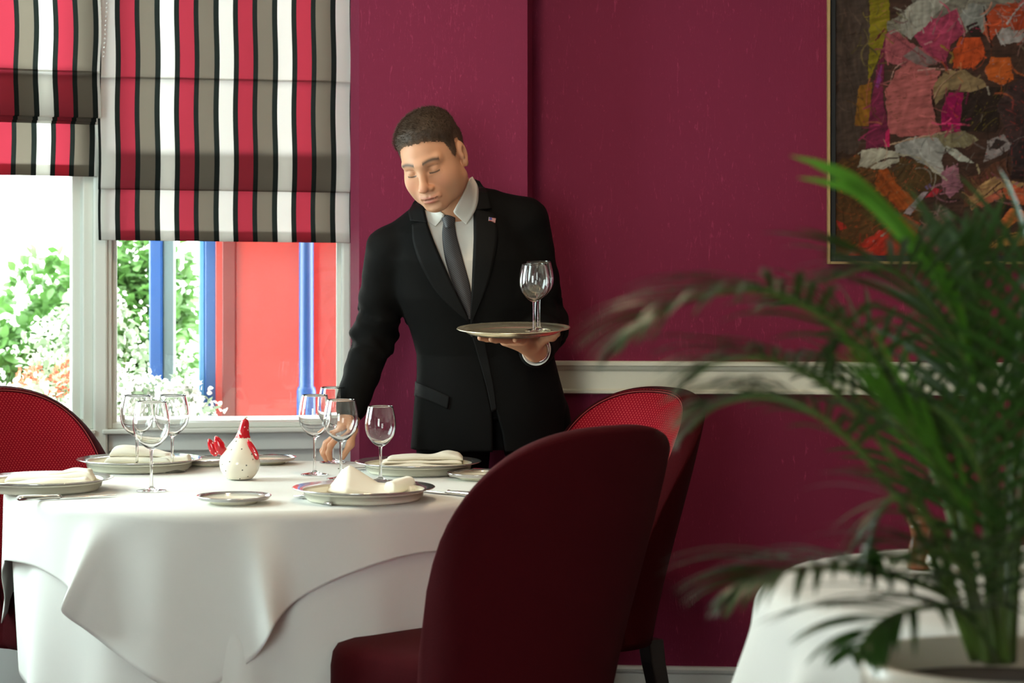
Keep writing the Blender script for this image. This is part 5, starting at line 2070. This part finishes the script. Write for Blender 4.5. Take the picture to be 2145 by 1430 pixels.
SH = Solid()
f, lo, hi = loft([(s[0], s[1], s[2], s[3] - 0.012, s[4] - 0.010) for s in TORSO[3:-1]])
SH.func(f, lo, hi, 0.02)
SH.capsule(NECK + np.array([0.0, 0.0, -0.03]), NECK + np.array([-0.012, -0.016, 0.045]), 0.061, 0.0605, 0.02)
SH.func(lambda p: -((p - NECK) @ np.array([-0.28, 0.20, 0.94]) - 0.030), NECK - 0.12, NECK + 0.16, 0.003, 's')
COLL = Solid()
COLL.ops = list(SH.ops[:-1])
COLL.capsule(hw(0, -0.022, -0.035), NECK + np.array([0, 0.01, -0.02]), 0.054, 0.060, 0.02)
V, F = SH.mesh((-0.36, 5.62, 1.00), (0.10, 5.96, 1.55), 0.0052)
V, F = drop_islands(V, F)
qn = ((V - NECK) @ np.array([-0.15, -0.32, 0.93]))
shirt = mesh_obj('shirt', SH.project(V, 2), F.tolist(), M['shirt'], person)


def front_y(solid, xs, zs, y0=5.45, y1=5.95):
    """depth of the first surface met from the front"""
    xs, zs = np.asarray(xs, float), np.asarray(zs, float)
    y = np.full(len(xs), y0)
    for _ in range(60):
        d = solid.eval(np.stack([xs, y, zs], 1))
        y = np.minimum(y + np.clip(d, -0.01, 0.05) * 0.8, y1)
    return y


def draped(name, solid, left, right, mat_, parent, nu=8, nv=26, lift=0.003, thick=0.003, puff=0.0, Y=5.70, smooth_y=2, sub=0):
    """strip of cloth between two outlines (photo pixels at distance Y), laid on a solid"""
    lf = catmull([(*xz(*q, Y), 0) for q in left], nv)
    rg = catmull([(*xz(*q, Y), 0) for q in right], nv)
    X = np.zeros((nv, nu))
    Zs = np.zeros((nv, nu))
    for j in range(nv):
        for i in range(nu):
            t = i / (nu - 1)
            X[j, i] = lf[j][0] * (1 - t) + rg[j][0] * t
            Zs[j, i] = lf[j][1] * (1 - t) + rg[j][1] * t
    Yd = front_y(solid, X.ravel(), Zs.ravel()).reshape(nv, nu)
    for _ in range(smooth_y):
        Yp = np.pad(Yd, 1, mode='edge')
        Yd = np.minimum(Yd, (Yp[1:-1, 1:-1] * 2 + Yp[:-2, 1:-1] + Yp[2:, 1:-1] + Yp[1:-1, :-2] + Yp[1:-1, 2:]) / 6)
    tt = np.linspace(0, 1, nu)[None, :]
    Yd = Yd - lift - puff * np.sin(tt * PI)
    V = np.stack([X, Yd, Zs], -1).reshape(-1, 3)
    F = [(j * nu + i, j * nu + i + 1, (j + 1) * nu + i + 1, (j + 1) * nu + i) for j in range(nv - 1) for i in range(nu - 1)]
    o = mesh_obj(name, V.tolist(), F, mat_, parent)
    so = o.modifiers.new('thickness', 'SOLIDIFY')
    so.thickness = thick
    so.offset = 0
    return o


draped('lapel', JB, [(862, 470), (866, 510), (884, 560), (920, 618), (984, 678)], [(893, 462), (903, 490), (920, 530), (950, 600), (985, 676)], M['suit_trim'], jacket, lift=0.0045, thick=0.004)
draped('suit_collar', JB, [(872, 396), (853, 430), (858, 462)], [(884, 418), (890, 446), (895, 466)], M['suit_trim'], jacket, lift=0.0065, thick=0.004)
draped('lapel', JB, [(992, 436), (993, 470), (993, 520), (989, 600), (985, 676)], [(1038, 448), (1042, 490), (1036, 540), (1018, 606), (987, 680)], M['suit_trim'], jacket, lift=0.0045, thick=0.004)
draped('suit_collar', JB, [(988, 366), (992, 400), (992, 440)], [(1002, 372), (1022, 404), (1030, 436)], M['suit_trim'], jacket, lift=0.0065, thick=0.004)
draped('front_edge', JB, [(982, 682), (1000, 745), (1018, 810), (1030, 866)], [(1010, 676), (1022, 745), (1034, 810), (1040, 860)], M['suit_trim'], jacket, lift=0.003, thick=0.003)
draped('pocket_flap', JB, [(868, 802), (905, 814), (942, 830)], [(866, 832), (903, 842), (938, 856)], M['suit_trim'], jacket, lift=0.003, thick=0.004, Y=5.76)
for px, py in ((990, 700),):
    x, z = xz(px, py)
    V, F = [], []
    y = float(front_y(JB, [x], [z])[0])
    sphere_geo((0, 0, 0), 0.008, V, F, 14, 10)
    mesh_obj('button', [(x + v[0], y - 0.004 + v[1] * 0.4, z + v[2]) for v in V], F, M['shoe'], jacket)

# collar leaves, tie
draped('collar', COLL, [(884, 424), (884, 440), (893, 460), (908, 472)], [(906, 428), (924, 444), (930, 452), (912, 474)], M['shirt'], shirt, lift=0.005, thick=0.003, nu=8)
draped('collar', COLL, [(985, 371), (976, 396), (963, 421), (952, 440), (950.5, 444), (955, 450), (974, 468)], [(988, 368), (1000, 390), (1001, 415), (998, 432), (994, 442), (988, 453), (976, 470)], M['shirt'], shirt, lift=0.006, thick=0.003, nu=8)


def tie_mat():
    m = mat('ribbed_grey_tie', (0.05, 0.046, 0.05, 1), rough=0.5, spec=0.4, sheen=0.2)
    t = NT(m)
    tc = t.add('ShaderNodeTexCoord')
    mp = t.add('ShaderNodeMapping')
    mp.inputs['Rotation'].default_value = (0, math.radians(52), 0)
    t.link(tc.outputs['Object'], mp.inputs['Vector'])
    wv = t.add('ShaderNodeTexWave')
    wv.inputs['Scale'].default_value = 75
    t.link(mp.outputs[0], wv.inputs['Vector'])
    mx = t.add('ShaderNodeMixRGB')
    mx.inputs[1].default_value = (0.020, 0.018, 0.020, 1)
    mx.inputs[2].default_value = (0.070, 0.064, 0.066, 1)
    t.link(wv.outputs['Fac'], mx.inputs[0])
    t.link(mx.outputs[0], t.bsdf.inputs['Base Color'])
    return m


M['tie'] = tie_mat()
tie = draped('tie', SH, [(929, 466), (927, 495), (934, 545), (952, 600), (976, 650), (983, 668)], [(951, 468), (957, 500), (970, 545), (984, 598), (989, 640), (986, 668)], M['tie'], shirt, lift=0.006, thick=0.005, puff=0.005, nu=9, nv=34)
draped('knot', SH, [(925, 446), (926, 456), (931, 470), (934, 477)], [(950, 444), (952, 456), (950, 470), (945, 478)], M['tie'], tie, lift=0.008, thick=0.007, puff=0.007, nu=9, nv=14)

# small enamel flag pin
fx, fz = xz(1031, 461)
fy = float(front_y(JB, [fx], [fz])[0]) - 0.0085
pin = empty('flag_pin', (fx, fy, fz))
pin.parent = jacket
pin.rotation_euler = (0, math.radians(8), math.radians(12))
M['pin_w'] = mat('white_enamel', (0.7, 0.62, 0.55, 1), rough=0.2)
M['pin_r'] = mat('red_enamel', (0.45, 0.05, 0.05, 1), rough=0.2)
M['pin_b'] = mat('blue_enamel', (0.10, 0.09, 0.30, 1), rough=0.2)
V, F = [], []
box_geo(-0.0088, 0.0088, 0, 0.0016, -0.0068, 0.0068, V, F)
box_geo(-0.0098, -0.0086, -0.0004, 0.0016, -0.0105, 0.0072, V, F)
pf = mesh_obj('flag_pin', V, F, M['pin_w'], jacket, smooth=False)
bpy.data.objects.remove(pin)
pf.name = 'flag_pin'
pf.location = (fx, fy, fz)
pf.rotation_euler = (0, math.radians(8), math.radians(10))
V, F = [], []
for k in range(4):
    box_geo(-0.0086, 0.0086, -0.0007, -0.0001, -0.0066 + k * 0.0038, -0.0049 + k * 0.0038, V, F)
mesh_obj('stripes', V, F, M['pin_r'], pf, smooth=False)
box('canton', -0.0086, -0.0012, -0.0011, -0.0002, 0.0004, 0.0066, M['pin_b'], pf)

# cuffs
def cuff(name, a, b, r0, m, parent, L=0.022):
    a, b = Vector(a), Vector(b)
    d = (b - a).normalized()
    ref = Vector((0, 0, 1)) if abs(d.z) < 0.9 else Vector((0, 1, 0))
    s = d.cross(ref).normalized()
    u = s.cross(d)
    V, F = [], []
    n = 36
    for (t, rr) in ((-0.03, r0 - 0.001), (L * 0.7, r0), (L, r0 - 0.0005), (L, r0 - 0.003), (-0.03, r0 - 0.005)):
        for k in range(n):
            q = 2 * PI * k / n
            V.append(tuple(b + d * t + (s * math.cos(q) + u * math.sin(q)) * rr))
    for i in range(4):
        for k in range(n):
            F.append((i * n + k, i * n + (k + 1) % n, (i + 1) * n + (k + 1) % n, (i + 1) * n + k))
    return mesh_obj(name, V, F, m, parent)


cuff('cuff', EL, WL + np.array([0.002, 0.012, -0.001]), 0.0365, M['shirt'], shirt, L=0.016)
cuff('cuff', ER, WR, 0.037, M['shirt'], shirt, L=0.012)
cuff('wristwatch', EL, WL + np.array([0.001, -0.012, 0.002]), 0.0330, M['steel'], person, L=0.008)

# trousers, shoes
TRS = Solid()
f, lo, hi = loft([(0.74, -0.06, 5.87, 0.165, 0.105), (0.86, -0.06, 5.87, 0.185, 0.115), (1.0, -0.066, 5.862, 0.165, 0.105)])
TRS.func(f, lo, hi, 0.03)
TRS.ops.clear()
f, lo, hi = loft([(0.86, -0.06, 5.87, 0.185, 0.112), (1.0, -0.066, 5.862, 0.165, 0.102)])
TRS.func(f, lo, hi, 0.03)
TRS.chain([(-0.155, 5.875, 0.86), (-0.165, 5.865, 0.46), (-0.17, 5.905, 0.075)], [0.104, 0.080, 0.068], 0.02)
TRS.chain([(0.058, 5.885, 0.86), (0.130, 5.935, 0.46), (0.150, 5.935, 0.075)], [0.098, 0.080, 0.068], 0.02)
V, F = TRS.mesh((-0.32, 5.70, 0.02), (0.28, 6.06, 1.02), 0.008)
V, F = drop_islands(V, F)
mesh_obj('trousers', TRS.project(V, 2), F.tolist(), M['suit'], person)
for (x, y) in ((-0.17, 5.90), (0.15, 5.935)):
    S_ = Solid()
    S_.capsule((x, y + 0.03, 0.045), (x - 0.01, y - 0.17, 0.038), 0.045, 0.036, 0.02)
    S_.func(lambda p: 0.004 - p[:, 2], (x - .2, y - .4, -0.1), (x + .2, y + .3, 0.004), 0.003, 's')
    V, F = S_.mesh((x - 0.1, y - 0.24, 0.0), (x + 0.1, y + 0.1, 0.12), 0.006)
    mesh_obj('shoe', V, F.tolist(), M['shoe'], person)

# ------------------------------------------------------------------ palm
PC = Vector((0.585, 2.62, 0))
pot_top = 0.80
palm = empty('potted_palm', PC)
tag(palm, 'feathery green palm in a pale pot standing near us, fronds arching over the tables', 'plant')
lathe('pot', [(0, 0), (0.115, 0), (0.12, 0.01), (0.135, 0.5), (0.158, pot_top - 0.05), (0.168, pot_top - 0.045), (0.168, pot_top - 0.004), (0.164, pot_top), (0.155, pot_top), (0.150, pot_top - 0.05), (0, pot_top - 0.05)], M['pot'], palm, 48)
lathe('soil', [(0, pot_top - 0.03), (0.10, pot_top - 0.033), (0.1515, pot_top - 0.0375)], M['soil'], palm, 40)


def frond(pts, n_leaf, L, m, start=0.25, width=0.0085, droop=0.5, spread=0.9, seed=0, rad=0.005, up=0.25, name='frond'):
    """pts: rachis from the soil outwards, as (photo x, photo y, distance) or world points"""
    r = random.Random(seed)
    P0 = [Vector(p) if len(p) == 4 else P(p[0], p[1], p[2]) for p in pts]
    P0 = [p - PC for p in P0]
    N = 40
    C = [Vector(p) for p in catmull(P0, N)]
    V, F = [], []
    tube_geo(C, [rad * (1 - 0.75 * i / (N - 1)) + 0.0006 for i in range(N)], V, F, 7)
    f = mesh_obj(name, V, F, M['stem'], palm)
    V, F = [], []
    for i in range(n_leaf):
        t = start + (1 - start) * (i + 0.5) / n_leaf
        x = t * (N - 1)
        k = min(int(x), N - 2)
        p = C[k].lerp(C[k + 1], x - k)
        tg = (C[k + 1] - C[k]).normalized()
        side = tg.cross(Vector((0, 0, 1)))
        if side.length < 0.15:
            side = tg.cross(Vector((0, 1, 0)))
        side.normalize()
        nr = side.cross(tg).normalized()
        u = (t - start) / (1 - start)
        len_ = L * (0.55 + 0.75 * math.sin(PI * min(1, 0.18 + 0.75 * u))) * (1 - 0.7 * max(0, u - 0.45) / 0.55)
        for s in (-1, 1):
            d = (tg * (0.55 + 0.5 * u) + side * s * spread * (1 - 0.35 * u) + nr * (up + r.uniform(-.1, .1))).normalized()
            q = p.copy()
            ns = 7
            ll = len_ * r.uniform(0.85, 1.1)
            wdt = width * r.uniform(0.8, 1.15)
            prev = None
            for j in range(ns + 1):
                v = j / ns
                w = wdt * (math.sin(PI * (0.08 + 0.92 * v ** 0.75)) ** 0.7 if v < 1 else 0) + 0.0003
                wv = d.cross(nr)
                if wv.length < 1e-3:
                    wv = side
                wv.normalize()
                fn = wv.cross(d).normalized()
                b = len(V)
                V += [tuple(q - wv * w * 0.5 + fn * w * 0.12), tuple(q), tuple(q + wv * w * 0.5 + fn * w * 0.12)]
                if prev is not None:
                    F += [(prev, b, b + 1, prev + 1), (prev + 1, b + 1, b + 2, prev + 2)]
                prev = b
                d = (d + Vector((0, 0, -1)) * droop * (0.05 + 0.22 * v) + Vector((r.uniform(-.02, .02),) * 3)).normalized()
                q = q + d * (ll / ns)
    mesh_obj('leaflets', V, F, m, f)
    return f


LD, LB = M['leaf_dark'], M['leaf_bright']
base = lambda dx, dy: ((PC.x + dx), PC.y + dy, pot_top - 0.04, 1)
FR = [
    # (control points, leaflet pairs, length, leaf, options)
    ([(2050, 1380, 2.60), (2000, 1080, 2.5), (1900, 850, 2.4), (1760, 690, 2.3), (1600, 610, 2.25), (1450, 625, 2.22), (1345, 675, 2.2), (1285, 738, 2.2)], 30, 0.12, LD, dict(start=0.35, droop=0.75)),
    ([(2040, 1380, 2.58), (1960, 1120, 2.5), (1850, 930, 2.42), (1720, 800, 2.4), (1600, 752, 2.35), (1500, 760, 2.35), (1440, 800, 2.35)], 24, 0.12, LD, dict(start=0.35, droop=0.7)),
    ([(2060, 1380, 2.62), (2010, 1050, 2.7), (1920, 850, 2.75), (1800, 700, 2.8), (1700, 640, 2.8), (1610, 640, 2.8)], 20, 0.13, LD, dict(start=0.4, droop=0.6)),
    ([(2040, 1380, 2.60), (1960, 1180, 2.5), (1850, 1000, 2.4), (1730, 880, 2.35), (1610, 830, 2.35), (1500, 850, 2.35), (1440, 905, 2.35)], 22, 0.11, LD, dict(start=0.4, droop=0.8)),
    ([(2060, 1380, 2.55), (2010, 1270, 2.45), (1920, 1220, 2.38), (1800, 1195, 2.34), (1680, 1190, 2.30), (1590, 1210, 2.28), (1535, 1250, 2.28)], 20, 0.13, LD, dict(start=0.3, droop=0.75, width=0.012)),
    ([(2080, 1385, 2.52), (2030, 1290, 2.4), (1950, 1270, 2.3), (1850, 1300, 2.25), (1790, 1370, 2.2)], 14, 0.13, LD, dict(start=0.25, droop=0.7, width=0.013)),
    ([(2060, 1380, 2.55), (2010, 1180, 2.4), (1940, 1080, 2.35), (1880, 1040, 2.32), (1835, 1090, 2.32), (1820, 1180, 2.32)], 10, 0.09, LD, dict(start=0.45, droop=0.6)),
    ([(2090, 1385, 2.62), (2080, 1050, 2.62), (2040, 800, 2.6), (1950, 640, 2.55), (1850, 560, 2.5), (1720, 590, 2.5)], 22, 0.14, LD, dict(start=0.4, droop=0.5)),
    ([(2100, 1385, 2.62), (2090, 1100, 2.65), (2080, 850, 2.65), (2050, 640, 2.62), (2010, 500, 2.6)], 18, 0.17, LD, dict(start=0.35, droop=0.35, spread=0.6)),
    ([(2110, 1385, 2.66), (2120, 1100, 2.7), (2130, 800, 2.75), (2160, 560, 2.8), (2230, 420, 2.8)], 20, 0.18, LD, dict(start=0.3, droop=0.45, spread=0.8)),
    ([(2120, 1385, 2.6), (2140, 1050, 2.5), (2180, 800, 2.4), (2260, 640, 2.35), (2360, 600, 2.3)], 20, 0.16, LD, dict(start=0.3, droop=0.6)),
    ([(2090, 1385, 2.56), (2080, 1200, 2.45), (2060, 1010, 2.35), (1990, 880, 2.3), (1900, 830, 2.28)], 18, 0.15, LD, dict(start=0.3, droop=0.55)),
    ([(2100, 1385, 2.55), (2060, 1180, 2.42), (1990, 1020, 2.36), (1900, 900, 2.3), (1830, 860, 2.3)], 10, 0.16, LB, dict(start=0.3, droop=0.15, spread=0.12, up=0.05)),
    ([(2080, 1385, 2.68), (2020, 1180, 2.78), (1960, 1000, 2.85), (1880, 880, 2.9), (1780, 800, 2.9), (1690, 790, 2.9)], 20, 0.14, LD, dict(start=0.3, droop=0.6)),
    ([(2110, 1385, 2.5), (2100, 1240, 2.4), (2110, 1150, 2.3), (2150, 1090, 2.25), (2220, 1080, 2.2)], 14, 0.13, LD, dict(start=0.2, droop=0.6)),
    ([(2070, 1385, 2.5), (2050, 1260, 2.38), (2010, 1180, 2.3), (1940, 1150, 2.25), (1870, 1170, 2.22)], 16, 0.12, LD, dict(start=0.25, droop=0.65)),
    ([(2100, 1385, 2.65), (2100, 1150, 2.75), (2110, 950, 2.85), (2080, 780, 2.95), (2000, 690, 3.0)], 20, 0.17, LD, dict(start=0.25, droop=0.5, spread=0.7)),
]
def blade(pts, width, m, seed=0):
    C = [Vector(p) for p in catmull([P(*p) - PC for p in pts], 30)]
    V, F = [], []
    for i, p in enumerate(C):
        t = i / 29
        tg = (C[min(i + 1, 29)] - C[max(i - 1, 0)]).normalized()
        wv = tg.cross(Vector((0.15, -1, 0.25))).normalized()
        fn = wv.cross(tg).normalized()
        w = width * min(1, (1 - t) * 3.2 + 0.03) ** 0.8 * (0.45 + 0.55 * min(1, t * 3))
        V += [tuple(p - wv * w / 2 + fn * w * 0.18), tuple(p), tuple(p + wv * w / 2 + fn * w * 0.18)]
        if i:
            b = 3 * i
            F += [(b - 3, b, b + 1, b - 2), (b - 2, b + 1, b + 2, b - 1)]
    return mesh_obj('leaflets', V, F, m, palm)


young = frond([(2075, 1380, 2.62), (2066, 1100, 2.6), (2050, 850, 2.58), (2012, 690, 2.54), (1960, 590, 2.5)], 4, 0.05, LB, start=0.6, spread=0.05, droop=0.0, up=0.0, rad=0.006)
for bp, bw in (([(2050, 850, 2.58), (2000, 625, 2.52), (1917, 512, 2.47), (1813, 400, 2.43), (1735, 352, 2.41), (1655, 326, 2.40)], 0.0150),
               ([(2040, 790, 2.585), (1985, 618, 2.53), (1890, 500, 2.48), (1800, 410, 2.45), (1735, 384, 2.43), (1672, 372, 2.42)], 0.0110),
               ([(2020, 700, 2.575), (1950, 580, 2.53), (1860, 450, 2.47), (1780, 385, 2.44), (1700, 345, 2.43)], 0.0110)):
    blade(bp, bw, LB).parent = young
for i, (pts, n, L, m, kw) in enumerate(FR):
    frond(pts, n, L, m, seed=i + 20, **kw)
